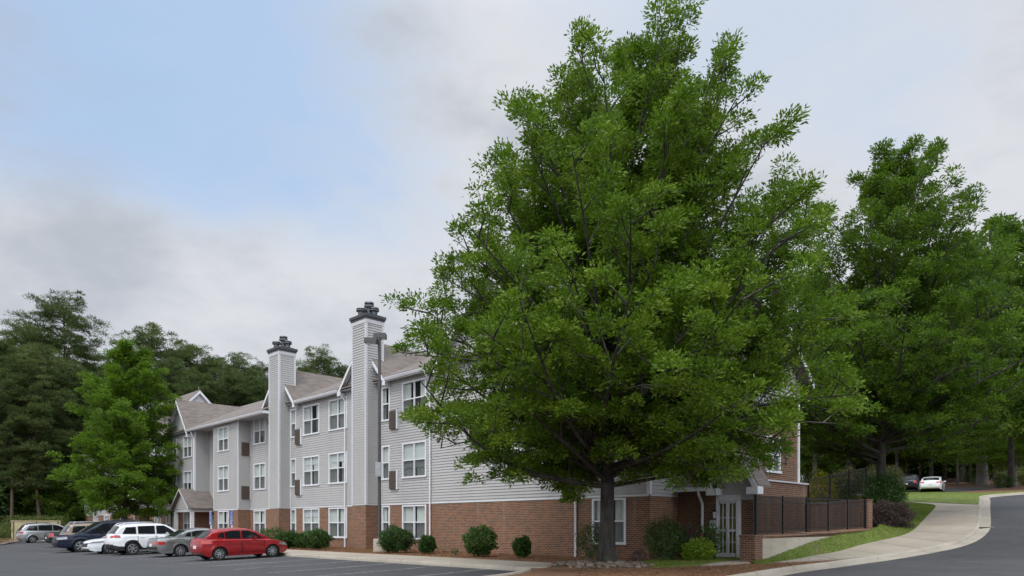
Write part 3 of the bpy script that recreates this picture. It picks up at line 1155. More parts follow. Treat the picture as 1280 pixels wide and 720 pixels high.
# the far blocks beyond the young tree
op = fl(52.2, 54.2) + fl(55.6, 57.4)
facade(50.4, 59.1, 0, EAVE, op)
wins += [(front(0), o, 2) for o in op]
op = fl(61.5, 63.5) + fl(66, 68) + fl(72.0, 74.0) + fl(76.5, 78.3)
facade(60.6, 82.0, 0, EAVE, op)
wins += [(front(0), o, 2) for o in op]
for fn, o, cols in wins:
    window(fn, *o, cols=cols)
# returns between blocks
def side(u0, v0, v1, top, faces_right, holes=()):
    fn = rightside(u0) if faces_right else leftside(u0)
    m = MB()
    lap_panel(m, fn, v0, v1, GUARD, top, holes)
    m.build('siding_wall', 'siding', hotel)
    m = MB()
    flat_panel(m, fn, v0, v1, -.7, GUARD, holes, .004)
    m.build('brick_wall', 'brick', hotel)
side(36.3, 0.0, .95, EAVE2, True)
side(40.8, -.25, .95, EAVE2, False)
side(44.7, -.25, .95, EAVE2, True)
side(50.4, 0.0, .95, EAVE2, False)
side(82.0, -14, 0, EAVE, False)
side(0.0, -14, 0, EAVE, True)
for u0, fr in ((36.3, True),):
    for z in (3.42, 6.75):
        vent(rightside(u0), .10, .72, z, z + 1.0, .10)
for z in (3.42, 6.75):
    vent(leftside(50.4), .10, .72, z, z + 1.0, .10)
# corner boards
for (u, v) in ((36.3, .95), (40.8, .95), (44.7, .95), (50.4, .95)):
    s_ = 1
    MB().box(u - .025, u + .05 if u in (36.3, 44.7) else u + .03, v - .05, v + .042, GUARD + .08, EAVE2).build('corner_board', 'white_trim', hotel)
for u in (0.0, 82.0):
    MB().box(u - .045, u + .12 if u == 0 else u + .045, -.1, .045, GUARD + .08, EAVE).build('corner_board', 'white_trim', hotel)
for u in (19.08, 20.67, 29.88, 31.47):
    MB().box(u - .045, u + .045, -.03, .045, GUARD + .08, EAVE).build('corner_board', 'white_trim', hotel)
core = MB()  # solid dark block behind the windows; the rooms' gloom is in its colour
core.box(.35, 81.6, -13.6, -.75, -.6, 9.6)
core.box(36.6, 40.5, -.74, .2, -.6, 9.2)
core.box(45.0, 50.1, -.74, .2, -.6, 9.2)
core.build('dark_interior', 'dark_room', hotel)

# chimneys
def chimney(u0, u1, v1=.85, top=13.6):
    m = MB()
    lap_panel(m, front(v1), u0, u1, GUARD, top)
    lap_panel(m, rightside(u0), -.35, v1, GUARD, top)
    lap_panel(m, leftside(u1), -.35, v1, GUARD, top)
    lap_panel(m, lambda a, d, z: (a, -.35 - d, z), u0, u1, 9.0, top)
    o = m.build('chimney', 'siding', hotel)
    b = MB()
    flat_panel(b, front(v1), u0, u1, -.7, GUARD, (), .004)
    flat_panel(b, rightside(u0), 0, v1, -.7, GUARD, (), .004)
    flat_panel(b, leftside(u1), 0, v1, -.7, GUARD, (), .004)
    b.build('brick_base', 'brick', o)
    c = MB()
    for u in (u0, u1):
        for v in (v1, -.35):
            c.box(u - .042 - (.05 if u == u1 else 0), u + .042 + (.05 if u == u0 else 0), v - .042 - (.05 if v == v1 else 0), v + .042 + (.05 if v < 0 else 0), GUARD + .02, top - .25)
    c.box(u0 - .05, u1 + .05, -.40, v1 + .05, top - .24, top)
    c.build('corner_board', 'siding_trim', o)
    d = MB()
    d.box(u0 - .09, u1 + .09, -.44, v1 + .09, top + .002, top + .11)
    d.box(u0 - .14, u1 + .14, -.49, v1 + .14, top + .112, top + .28)
    d.box(u0 + .05, u1 - .05, -.3, v1 - .15, top + .282, top + .36)
    d.build('cap', 'cap_dark', o)
    um = (u0 + u1) / 2
    for du, dv, h in ((.0, -.05, .92), (.2, .38, .50), (-.28, -.22, .56)):
        g = MB()
        g.lathe([(.01, top + .36), (.19, top + .361), (.19, top + .3 + h * .55), (.16, top + .3 + h * .56), (.16, top + .3 + h * .66), (.30, top + .3 + h * .67), (.30, top + .3 + h * .80), (.18, top + .3 + h * .81), (.18, top + .3 + h * .90), (.29, top + .3 + h * .91), (.27, top + .3 + h), (.01, top + .305 + h)], 14, origin=(um + du, .2 + dv, 0))
        f = g.build('flue', 'flue_metal', o)
        smooth_angle(f, 35)
    return o
plain('siding_trim', (.55, .555, .57), .55, var=.06)
plain('flue_metal', (.10, .105, .115), .45, .6, var=.35)
chimney(19.15, 20.6)
chimney(29.95, 31.4)
chimney(59.1, 60.6)

# ---- roofs
SL = .466
RV, RZ = -7.0, 13.35
roof = MB()
class Boards:
    def slab(self, pts, vec):
        MB().slab(pts, vec).build('fascia_board', 'white_trim', hotel)
    def box(self, *a):
        MB().box(*a).build('fascia_board', 'white_trim', hotel)
fas = Boards()
def mainz(v, v_e=.4, z_e=9.95):
    return z_e + SL * (v_e - v)
def roofslab(pts, t=.09):
    roof.slab(pts, (0, 0, t))
def rz(v):
    return 9.95 + SL * (.4 - v)
# main slopes, by stretch: plain stretches start at v=.4, the projecting stretch at v=1.3
def slope(u0, u1, ve):
    roofslab([(u0, ve, rz(ve)), (u1, ve, rz(ve)), (u1, RV, rz(RV)), (u0, RV, rz(RV))])
slope(-.35, 31.4, .4)
slope(31.402, 51.0, 1.3)
slope(51.0, 82.4, .4)
roofslab([(-.35, RV - .002, rz(RV)), (82.4, RV - .002, rz(RV)), (82.4, -14.5, rz(RV) - 3.6), (-.35, -14.5, rz(RV) - 3.6)])
def gutter(u0, u1, v, z):
    fas.box(u0, u1, v - .03, v + .0, z - .16, z + .08)
    g = MB()
    g.add([(u0, v + .002, z - .12), (u0, v + .10, z - .11), (u0, v + .13, z + .02), (u0, v + .12, z + .06), (u0, v + .002, z + .06),
           (u1, v + .002, z - .12), (u1, v + .10, z - .11), (u1, v + .13, z + .02), (u1, v + .12, z + .06), (u1, v + .002, z + .06)],
          [(0, 1, 6, 5), (1, 2, 7, 6), (2, 3, 8, 7), (3, 4, 9, 8), (4, 0, 5, 9), (0, 4, 3, 2, 1), (5, 6, 7, 8, 9)])
    g.build('gutter', 'fascia_grey', hotel)
def soffit(u0, u1, v0, v1, z):
    s_ = MB()
    s_.box(u0, u1, v0, v1, z - .02, z)
    s_.build('soffit', 'soffit_grey', hotel)
# cross gables over the chimneys: ridge runs back into the main roof
def cross_gable(uc, half, zb, zp, vf=.4, over=.35, wallv=.02):
    sl = (zp - zb) / half
    for sg in (-1, 1):
        e = uc + sg * (half + .25)
        ze = zb - .25 * sl
        vv = lambda z: .4 - (z - 9.95) / SL
        pts = [(e, vf, ze), (uc, vf, zp)]
        if zp > rz(RV):
            us = uc + sg * (zp - rz(RV)) / sl
            pts += [(uc, RV - 4, zp), (us, RV - .5, rz(RV) - .05), (e, min(vf - .05, vv(ze) - .1), ze)]
        else:
            pts += [(uc, vv(zp) - .1, zp), (e, min(vf - .05, vv(ze) - .1), ze)]
        roofslab([(a, b, c + .012) for a, b, c in pts])
        d = Vector((uc - e, 0, zp - ze)).normalized()
        # rake boards on the gable edge
        fas.slab([(e, vf + .0, ze - .02), (uc, vf + .0, zp - .02), (uc, vf + .0, zp - .28), (e, vf + .0, ze - .26)], (0, .035, 0))
        fas.slab([(e, wallv + .04, ze - .02), (e, vf - .002, ze - .02), (uc, vf - .002, zp - .02), (uc, wallv + .04, zp - .02)], (0, 0, -.03))
        # cornice return
        fas.box(e - .02 * sg, e - .30 * sg, vf - .36, vf + .03, ze - .22, ze - .04)
    m = MB()
    rows = int((zp - zb) / PITCH)
    for r in range(rows + 1):
        z0, z1 = zb + r * PITCH - .1, min(zp, zb + (r + 1) * PITCH - .1)
        h0, h1 = (zp - z0) / sl, (zp - z1) / sl
        m.poly([(uc - h0, wallv + LAP, z0), (uc + h0, wallv + LAP, z0), (uc + h1, wallv, z1), (uc - h1, wallv, z1)])
        m.poly([(uc - h0, wallv, z0), (uc + h0, wallv, z0), (uc + h0, wallv + LAP, z0), (uc - h0, wallv + LAP, z0)])
    m.build('gable_wall', 'siding', hotel)
cross_gable(20.45, 2.35, 10.05, 12.6)
cross_gable(31.2, 2.35, 10.05, 12.6)
cross_gable(60.4, 2.35, 10.05, 12.6)
cross_gable(9.3, 3.9, 10.05, 14.1)
cross_gable(48.1, 2.35, 9.45, 12.35, vf=1.3, wallv=.97)
# gutters
gutter(-.35, 5.2, .4, 9.9)
gutter(13.4, 17.8, .4, 9.9)
gutter(23.0, 28.6, .4, 9.9)
gutter(31.46, 45.6, 1.3, rz(1.3) - .05)
gutter(51.0, 57.8, .4, 9.9)
gutter(63, 82.4, .4, 9.9)
soffit(-.35, 19.0, .0, .37, 9.86)
soffit(20.75, 29.8, .0, .37, 9.86)
soffit(31.46, 51.0, -.3, 1.27, 9.44)
soffit(51.0, 59, .0, .37, 9.86)
soffit(60.7, 82.4, .0, .37, 9.86)
fas.box(31.41, 31.44, .90, 1.3, 9.36, 9.56)
# the higher roof at the far end with its gable turned to the road
uG = 62.3
roofslab([(uG - .3, -3.4, 13.3), (80, -3.4, 13.3), (80, -6.1, 16.1), (uG - .3, -6.1, 16.1)])
roofslab([(uG - .3, -8.8, 13.3), (80, -8.8, 13.3), (80, -6.102, 16.1), (uG - .3, -6.102, 16.1)])
m = MB()
for r in range(24):
    z0, z1 = 13.0 + r * PITCH, 13.0 + (r + 1) * PITCH
    h = lambda z: max(.01, (16.05 - z) / 1.037)
    m.poly([(uG - LAP, -6.1 - h(z0), z0), (uG - LAP, -6.1 + h(z0), z0), (uG, -6.1 + h(z1), z1), (uG, -6.1 - h(z1), z1)])
m.build('gable_wall', 'siding_trim', hotel)
for sg in (-1, 1):
    fas.slab([(uG - .33, -6.1 + sg * 2.75, 13.25), (uG - .33, -6.1, 16.1), (uG - .33, -6.1, 15.78), (uG - .33, -6.1 + sg * 2.75, 12.95)], (-.035, 0, 0))
# ---- downspouts
downspout(front(0), U(539), -.1, 9.8, .09)
downspout(front(0), U(437.5) + .45, -.1, 9.8, .09)
downspout(front(0), U(721), -.1, 2.75, .09, top_out=.12)
downspout(front(.95), 44.85, -.1, 9.3, .06, top_out=.3)
downspout(front(0), 33.0, 9.0, 9.8, .09)

# ---- the right hand end: entry wing and the end block
ent = MB()
ent2 = MB()
VE = -2.1
dl, dr = U(921.5, VE), U(897.5, VE)
door_hole = (dl - .02, dr + .02, .10, 2.42)
def bw(f):
    m = MB()
    f(m)
    m.build('brick_wall', 'brick_shaded', hotel)
bw(lambda m: flat_panel(m, front(VE), -3.38, 0, -.7, 3.0, [door_hole], 0))
bw(lambda m: flat_panel(m, rightside(-3.38), -7.2, VE, -.7, 3.2, (), 0))
# upper end block
bw(lambda m: flat_panel(m, rightside(-3.2), -6.7, -2.75, 3.2, 6.2, [(-4.85, -3.55, 3.6, 5.1)], 0))
bw(lambda m: m.poly([(-3.2, -2.75, 3.1), (0, -2.75, 3.1), (0, -2.75, 6.2), (-3.2, -2.75, 6.2)]))
bw(lambda m: m.poly([(-3.38, -7.2, -.7), (0, -7.2, -.7), (0, -7.2, 3.2), (-3.38, -7.2, 3.2)]))
bw(lambda m: m.poly([(-3.2, -6.7, 3.1), (0, -6.7, 3.1), (0, -6.7, 6.2), (-3.2, -6.7, 6.2)]))
sd_ = MB()
lap_panel(sd_, rightside(-3.2), -6.7, -2.75, 6.2, 7.6)
lap_panel(sd_, front(-2.75), -3.2, 0, 6.2, 7.6)
lap_panel(sd_, front(-2.745), -3.2, -1.2, 3.2, 6.2)
sd_.build('siding_wall', 'siding', hotel)
window(rightside(-3.2), -4.85, -3.55, 3.6, 5.1, 2)
m = MB()
m.box(-3.45, .0, -7.25, -2.78, 3.2, 3.26)
m.build('ledge_cap', 'fascia_grey', hotel)
m = MB()
m.box(-3.25, -3.1, -2.87, -2.70, 3.27, 7.6)
m.box(-3.25, -3.1, -6.78, -6.64, 3.27, 7.6)
m.build('corner_board', 'white_trim', hotel)
m = MB()
m.box(-2.9, -.4, -6.4, -3.2, 0, 7.4)
m.build('dark_interior', 'dark_room', hotel)  # dark block again, the unlit room put into its colour
# its roof
roofslab([(-3.7, -2.3, 7.6), (-.06, -2.3, 7.6), (-.06, -4.7, 9.6), (-3.7, -4.7, 9.6)])
roofslab([(-3.7, -7.1, 7.6), (-.06, -7.1, 7.6), (-.06, -4.702, 9.6), (-3.7, -4.702, 9.6)])
m = MB()
m.poly([(-3.2, -2.75, 7.6), (-3.2, -6.7, 7.6), (-3.2, -4.7, 9.45)])
m.build('gable_wall', 'siding', hotel)
for sg in (-1, 1):
    fas.slab([(-3.72, -4.7 + sg * 2.4, 7.62), (-3.72, -4.7, 9.62), (-3.72, -4.7, 9.36), (-3.72, -4.7 + sg * 2.4, 7.36)], (-.035, 0, 0))
# low roof over the entry and its steep gable
ze, vf = 2.92, VE + .35
roofslab([(-1.5, vf, ze), (-.02, vf, ze), (-.02, -2.78, ze + .95), (-1.5, -2.78, ze + .95)])
g = MB()
g.box(-1.75, -.03, vf + .002, vf + .13, ze - .12, ze + .06)
g.build('gutter', 'white_trim', hotel)
uc, half, zp = -2.7, 1.08, 4.9
for sg in (-1, 1):
    e, sl_ = uc + sg * half, (zp - ze) / half
    roofslab([(e, vf + .1, ze), (uc, vf + .1, zp), (uc, -2.78, zp), (e, -2.78, ze)], .07)
    fas.slab([(e, vf + .1, ze - .03), (uc, vf + .1, zp - .03), (uc, vf + .1, zp - .42), (e - sg * .12, vf + .1, ze - .17)], (0, .035, 0))
    fas.slab([(e, VE + .03, ze - .02), (e, vf + .098, ze - .02), (uc, vf + .098, zp - .02), (uc, VE + .03, zp - .02)], (0, 0, -.03))
    fas.box(e + .02 * sg, e - .45 * sg, VE + .02, vf + .14, ze - .30, ze - .03)
m = MB()
for r in range(20):
    z0, z1 = 2.42 + r * PITCH, 2.42 + (r + 1) * PITCH
    h = lambda z: min(.86, max(.01, (zp - z) * half / (zp - ze)))
    m.poly([(uc - h(z0) + .1, VE + .02 + LAP, z0), (uc + h(z0), VE + .02 + LAP, z0), (uc + h(z1), VE + .02, z1), (uc - h(z1) + .1, VE + .02, z1)])
    m.poly([(uc - h(z0) + .1, VE + .02, z0), (uc + h(z0), VE + .02, z0), (uc + h(z0), VE + .02 + LAP, z0), (uc - h(z0) + .1, VE + .02 + LAP, z0)])
m.build('gable_wall', 'siding', hotel)
roof.build('roof', 'shingles', hotel)
# glass double door
fn = front(VE)
m = MB()
bx(m, fn, dl - .17, dl, -.10, .05, .02, 2.62)
bx(m, fn, dr, dr + .06, -.10, .05, .02, 2.62)
bx(m, fn, dl, dr, -.10, .052, 2.38, 2.62)
door = m.build('door', 'white_trim', hotel)
half_w = (dr - dl) / 2
for k in range(2):
    a0 = dl + k * half_w + .01
    a1 = a0 + half_w - .02
    m = MB()
    bx(m, fn, a0, a0 + .05, -.06, .0, .12, 2.37)
    bx(m, fn, a1 - .05, a1, -.06, .0, .12, 2.37)
    bx(m, fn, a0 + .07, a1 - .07, -.06, .0, 2.29, 2.37)
    bx(m, fn, a0 + .07, a1 - .07, -.06, .0, .12, .30)
    bx(m, fn, a0 + .07, a1 - .07, -.055, .004, 1.16, 1.25)
    for z in (.72, 1.70):
        bx(m, fn, a0 + .07, a1 - .07, -.04, -.012, z, z + .03)
    bx(m, fn, (a0 + a1) / 2 - .015, (a0 + a1) / 2 + .015, -.042, -.010, .30, 2.29)
    m.build('door_leaf', 'white_trim', door)
    g = MB()
    g.poly([fn(a0 + .06, -.03, .25), fn(a1 - .06, -.03, .25), fn(a1 - .06, -.03, 2.32), fn(a0 + .06, -.03, 2.32)])
    g.build('pane', 'window_glass', door)
h = MB()
h.box(dl + half_w + .03, dl + half_w + .07, VE + .002, VE + .06, 1.0, 1.35)
h.build('handle', 'galvanised', door)
g = MB()
vs = []
for i in range(61):
    x = dl - .1 + (dr - dl + .2) * i / 60
    vs += [fn(x, -.35 + .03 * math.sin(x * 38), .1), fn(x, -.35 + .03 * math.sin(x * 38), 2.4)]
g.add(vs, [(2 * i, 2 * i + 2, 2 * i + 3, 2 * i + 1) for i in range(60)])
g.build('curtain', 'curtain_ochre', door, True)
m = MB()
m.box(dl - .2, -.9, VE, VE + .55, -.3, .10)
m.build('door_step', 'concrete', hotel)
# white post under the gable return and its downspout
m = MB()
m.tube([(-3.55, VE + .12, -.1), (-3.55, VE + .12, 2.62)], .06, 8)
m.build('downspout', 'white_trim', hotel)
downspout(front(VE), -1.22, -.1, 2.85, .10, top_out=.42)
m = MB()
a = U(892, VE)
bx(m, fn, a - .10, a + .13, .004, .10, 1.28, 1.62)
m.build('meter_box', 'plate_white', hotel)
# coach lamp beside the door
a = U(895.5, VE)
m = MB()
bx(m, fn, a - .05, a + .05, .004, .03, 1.75, 2.05)
m.tube([fn(a, .03, 1.98), fn(a, .13, 2.08), fn(a, .16, 2.05)], .014, 6)
m.lathe([(.02, 2.06), (.10, 1.98), (.10, 1.96), (.07, 1.96)], 8, origin=fn(a, .16, 0))
m.lathe([(.065, 1.70), (.02, 1.66)], 8, origin=fn(a, .16, 0))
lamp = m.build('wall_lamp', 'iron_black', hotel)
m = MB()
m.lathe([(.01, 1.70), (.06, 1.70), (.08, 1.955), (.01, 1.956)], 8, origin=fn(a, .16, 0))
m.build('lamp_glass', 'bulb_glass', lamp)

# ---- side entrance porch in the recess
pu0, pu1, pv = 43.1, 46.75, 1.9
pz, pa = 2.78, 4.3
ucp = (pu0 + pu1) / 2
m = MB()
for sg in (-1, 1):
    e = ucp + sg * (pu1 - pu0 + .5) / 2
    zz = pz - .02
    m.slab([(e, pv + .3, zz), (ucp, pv + .3, pa + .12), (ucp, -.2, pa + .12), (e, -.2, zz)], (0, 0, .08))
porch = m.build('porch', 'shingles', hotel)
m = MB()
for r in range(13):
    z0, z1 = pz + r * PITCH, pz + (r + 1) * PITCH
    h = lambda z: max(.005, (pa - z) / (pa - pz) * (pu1 - pu0) / 2)
    m.poly([(ucp - h(z0), pv + LAP, z0), (ucp + h(z0), pv + LAP, z0), (ucp + h(z1), pv, z1), (ucp - h(z1), pv, z1)])
    m.poly([(ucp - h(z0), pv, z0), (ucp + h(z0), pv, z0), (ucp + h(z0), pv + LAP, z0), (ucp - h(z0), pv + LAP, z0)])
m.build('gable_wall', 'siding', porch)
m = MB()
for sg in (-1, 1):
    e = ucp + sg * (pu1 - pu0 + .5) / 2
    m.slab([(e, pv + .302, pz + .02), (ucp, pv + .302, pa + .16), (ucp, pv + .302, pa + .02), (e, pv + .302, pz - .10)], (0, .03, 0))
m.box(pu0 - .03, pu1 + .03, pv - .18, pv + .0, pz - .25, pz - .01)
m.box(pu0 - .03, pu0 + .15, -.2, pv - .18, pz - .25, pz - .01)
m.box(pu1 - .15, pu1 + .03, -.2, pv - .18, pz - .25, pz - .01)
m.build('beam', 'fascia_grey', porch)
for u in (pu0 + .06, pu1 - .06):
    m = MB()
    m.box(u - .13, u + .13, pv - .24, pv + .02, -.3, pz - .25)
    m.box(u - .16, u + .16, pv - .27, pv + .05, -.3, .12)
    m.build('column', 'white_trim', porch)
# ------------------------------------------------------------------ cars
def interp(pts, x):
    return float(np.interp(x, [p[0] for p in pts], [p[1] for p in pts]))
def car(kind, label, cat, paintm, L, W, belt, cabin, roofl, wb, rov, r, clear=.2, wins=(), glass_f=None, glass_r=None, group=None, spokes=7,
        rails=False, tail=(), head=(), front_face=(), cladding=None, roof_w=.80, plate=True, side_trim=None, doors=(), dark_bumper=False, cabin_w=.97):
    """x runs from the tail (0) to the nose (L); returns the Empty at the middle of the car on the ground"""
    root = thing(kind, (0, 0, 0), 0, label, cat, group)
    hx = L / 2
    Hm = max(z for x, z in roofl)
    xr, xf = rov, rov + wb
    ar = r + .065
    def zlo(x):
        z = clear + .02
        if x < .25:
            z = clear + .12 * (1 - x / .25)
        if x > L - .3:
            z = clear + .10 * (1 - (L - x) / .3)
        for xc in (xr, xf):
            d = abs(x - xc)
            if d < ar:
                z = max(z, r + math.sqrt(max(0, ar * ar - d * d)) * .98 - .02)
        return z
    def wid(x, z):
        t_ = abs(2 * x / L - 1)
        w_ = W / 2
        if x > L / 2:
            e = max(0, (x - (L - .85)) / .85)
            w_ *= 1 - .30 * e ** 2.4
        else:
            e = max(0, ((.55) - x) / .55)
            w_ *= 1 - .17 * e ** 2.2
        zc = .62
        w_ *= 1 - .085 * ((z - zc) / .6) ** 2 - (.02 if z < .35 else 0)
        # shoulder crease
        w_ += .012 * math.exp(-((z - .80) / .05) ** 2)
        # flared arches
        for xc in (xr, xf):
            dd = math.hypot(x - xc, z - r)
            w_ += .022 * math.exp(-((dd - ar) / .07) ** 2)
        return w_
    xs = set(np.linspace(0, L, 54).tolist())
    for xc in (xr, xf):
        for k in range(19):
            xs.add(xc - ar * math.cos(math.pi * k / 18))
    xs |= {.03, .08, .15, L - .03, L - .08, L - .16}
    xs = sorted(xs)
    xs = [x for i, x in enumerate(xs) if i == 0 or x - xs[i - 1] > .006]
    NR = 11
    mb = MB()
    nx = len(xs)
    def bz(x):
        return interp(belt, x)
    grid = {}
    for sg in (1, -1):
        for i, x in enumerate(xs):
            a, b = zlo(x), bz(x)
            for j in range(NR + 1):
                t_ = j / NR
                z = a + (b - a) * t_
                y = wid(x, z)
                if t_ > .9:
                    y -= .03 * ((t_ - .9) / .1) ** 2
                # nose and tail lean
                bulge = 0
                if i == 0:
                    bulge = -.05 * math.sin(math.pi * min(1, t_ * 1.1))
                if i == nx - 1:
                    bulge = .05 * math.sin(math.pi * min(1, t_ * 1.2))
                grid[(sg, i, j)] = len(mb.v)
                mb.v.append((x - hx + bulge, sg * y, z))
    for sg in (1, -1):
        for i in range(nx - 1):
            for j in range(NR):
                q = (grid[(sg, i, j)], grid[(sg, i + 1, j)], grid[(sg, i + 1, j + 1)], grid[(sg, i, j + 1)])
                mb.f.append(q if sg < 0 else q[::-1])
                mb.mi.append(1 if (cladding and j < cladding) else 0)
    # caps, top and underside
    NY = 6
    def strip(idx_fn, key_l, key_r, crown, mi, axis):
        pass
    def row(i, j, crown=0.0, push=0.0):
        a, b = Vector(mb.v[grid[(1, i, j)]]), Vector(mb.v[grid[(-1, i, j)]])
        out = [grid[(1, i, j)]]
        for k in range(1, NY):
            t_ = k / NY
            p = a.lerp(b, t_)
            h = math.sin(math.pi * t_)
            mb.v.append((p.x + push * h ** .6, p.y, p.z + crown * h))
            out.append(len(mb.v) - 1)
        out.append(grid[(-1, i, j)])
        return out
    tops = [row(i, NR, .035) for i in range(nx)]
    bots = [row(i, 0, 0.0) for i in range(nx)]
    for i in range(nx - 1):
        for k in range(NY):
            mb.f.append((tops[i][k], tops[i][k + 1], tops[i + 1][k + 1], tops[i + 1][k]))
            mb.mi.append(0)
            mb.f.append((bots[i][k], bots[i + 1][k], bots[i + 1][k + 1], bots[i][k + 1]))
            mb.mi.append(2)
    for i, push in ((0, -.06), (nx - 1, .08)):
        rows = [bots[i]] + [row(i, j, 0, push) for j in range(1, NR)] + [tops[i]]
        for j in range(NR):
            for k in range(NY):
                q = (rows[j][k], rows[j][k + 1], rows[j + 1][k + 1], rows[j + 1][k])
                mb.f.append(q)
                dark = cladding and j < cladding
                mb.mi.append(1 if dark else 0)
    body = mb.build('body', [paintm, 'black_plastic', 'under_black'], root)
    me = body.data
    smooth_angle(body, 38)
    # cabin
    xa, xb = cabin
    cx = sorted(set(np.linspace(xa, xb, 36).tolist()) | {p[0] for p in roofl})
    zb0 = min(bz(xa), bz(xb), bz((xa + xb) / 2)) - .03
    def hw(z):
        t_ = max(0, (z - .9) / (Hm - .9))
        base = W / 2 * cabin_w - .035
        return base + (W / 2 * roof_w - base) * t_ ** 1.15
    cb = MB()
    NRW = 7
    g2 = {}
    def rz_(x):
        return interp(roofl, x)
    def ends(x):
        # narrows towards the tail and the cowl in plan
        t_ = (x - (xa + xb) / 2) / ((xb - xa) / 2)
        return 1 - .09 * abs(t_) ** 3
    for sg in (1, -1):
        for i, x in enumerate(cx):
            a, b = min(bz(x) - .03, rz_(x) - .005), rz_(x)
            for j in range(NRW + 1):
                t_ = j / NRW
                z = a + (b - a) * t_
                y = hw(z) * ends(x)
                if t_ > .88 and b - a > .25:
                    y -= .05 * ((t_ - .88) / .12) ** 2
                g2[(sg, i, j)] = len(cb.v)
                cb.v.append((x - hx, sg * y, z))
    for sg in (1, -1):
        for i in range(len(cx) - 1):
            for j in range(NRW):
                q = (g2[(sg, i, j)], g2[(sg, i + 1, j)], g2[(sg, i + 1, j + 1)], g2[(sg, i, j + 1)])
                cb.f.append(q if sg < 0 else q[::-1])
                cb.mi.append(0)
    tr = []
    for i, x in enumerate(cx):
        a, b = Vector(cb.v[g2[(1, i, NRW)]]), Vector(cb.v[g2[(-1, i, NRW)]])
        ids = [g2[(1, i, NRW)]]
        for k in range(1, 8):
            p = a.lerp(b, k / 8)
            cb.v.append((p.x, p.y, p.z + .045 * math.sin(math.pi * k / 8)))
            ids.append(len(cb.v) - 1)
        ids.append(g2[(-1, i, NRW)])
        tr.append(ids)
    for i in range(len(cx) - 1):
        for k in range(8):
            cb.f.append((tr[i][k], tr[i][k + 1], tr[i + 1][k + 1], tr[i + 1][k]))
            cb.mi.append(0)
    for i in (0, len(cx) - 1):
        cb.f.append(tuple(g2[(1, i, j)] for j in range(NRW + 1)) + tuple(g2[(-1, i, j)] for j in range(NRW, -1, -1)))
        cb.mi.append(0)
    cabo = cb.build('roof', [paintm], root)
    smooth_angle(cabo, 35)
    # side windows: polygons in (x, z), subdivided through the tumblehome
    for poly in wins:
        for sg in (1, -1):
            g = MB()
            x0, x1 = min(p[0] for p in poly), max(p[0] for p in poly)
            # upper and lower outline as functions of x
            n = len(poly)
            def span(x):
                zs = []
                for i in range(n):
                    (ax, az), (bx_, bz_) = poly[i], poly[(i + 1) % n]
                    if min(ax, bx_) - 1e-6 <= x <= max(ax, bx_) + 1e-6:
                        if abs(ax - bx_) < 1e-6:
                            zs += [az, bz_]
                        else:
                            zs.append(az + (bz_ - az) * (x - ax) / (bx_ - ax))
                return min(zs), max(zs)
            cols_ = sorted(set(np.linspace(x0, x1, 9).tolist()) | {p[0] for p in poly})
            vs = []
            for x in cols_:
                a, b = span(x)
                for j in range(5):
                    z = a + (b - a) * j / 4
                    tt = (z - (bz(x) - .03)) / max(.05, rz_(x) - bz(x) + .03)
                    y = hw(z) * ends(x) + .006
                    if tt > .88 and rz_(x) - bz(x) > .22:
                        y -= .05 * ((tt - .88) / .12) ** 2
                    vs.append((x - hx, sg * y, z))
            m_ = len(cols_)
            g.add(vs, [(i * 5 + j, (i + 1) * 5 + j, (i + 1) * 5 + j + 1, i * 5 + j + 1) for i in range(m_ - 1) for j in range(4)])
            g.build('side_window', 'car_glass', root, True)
    def screen(name, x0, x1, wf=.86):
        g = MB()
        N, K = 8, 8
        vs = []
        for i in range(N + 1):
            x = x0 + (x1 - x0) * i / N
            z = rz_(x)
            y = (hw(z) * ends(x) - .03) * wf
            e_ = .02
            dz = (rz_(x + e_) - rz_(x - e_)) / (2 * e_)
            nn = Vector((-dz, 0, 1)).normalized() * .008
            for k in range(K + 1):
                t_ = k / K
                yy = y * (1 - 2 * t_)
                full = hw(z) * ends(x)
                vs.append((x - hx + nn.x, yy, z + nn.z + .045 * math.cos(math.pi / 2 * yy / full)))
        g.add(vs, [(i * (K + 1) + k, (i + 1) * (K + 1) + k, (i + 1) * (K + 1) + k + 1, i * (K + 1) + k + 1) for i in range(N) for k in range(K)])
        return g.build(name, 'car_glass', root, True)
    if glass_f:
        screen('windscreen', *glass_f)
    if glass_r:
        screen('rear_window', *glass_r)
    # doors: panels a few millimetres proud of the body, with a handle each
    for (x0, x1) in doors:
        for sg in (1, -1):
            g = MB()
            N, K = 7, 8
            vs = []
            for i in range(N + 1):
                x = x0 + (x1 - x0) * i / N
                za, zb_ = max(clear + .13, zlo(x) + .06), bz(x) - .035
                for j in range(K + 1):
                    z = za + (zb_ - za) * j / K
                    edge = 0 if (i in (0, N) or j in (0, K)) else .007
                    vs.append((x - hx, sg * (wid(x, z) + .001 + edge), z))
            g.add(vs, [(i * (K + 1) + j, (i + 1) * (K + 1) + j, (i + 1) * (K + 1) + j + 1, i * (K + 1) + j + 1) for i in range(N) for j in range(K)])
            for xe_ in (x0, x1):
                q = []
                for j in range(7):
                    z = max(clear + .13, zlo(xe_) + .06) + (bz(xe_) - .03 - max(clear + .13, zlo(xe_) + .06)) * j / 6
                    for dx in (-.011, .011):
                        q.append((xe_ + dx - hx, sg * (wid(xe_ + dx, z) + .0095), z))
                g.add(q, [(2 * j, 2 * j + 1, 2 * j + 3, 2 * j + 2) for j in range(6)], 1)
            d = g.build('door', [paintm, 'under_black'], root, True)
            h = MB()
            xh = x0 + .14
            zh = bz(xh) - .13
            y = sg * (wid(xh, zh) + .022)
            h.box(xh - hx, xh - hx + .17, y - .012, y + .012, zh - .016, zh + .016)
            h.build('handle', paintm if paintm != 'paint_black' else 'chrome', d)
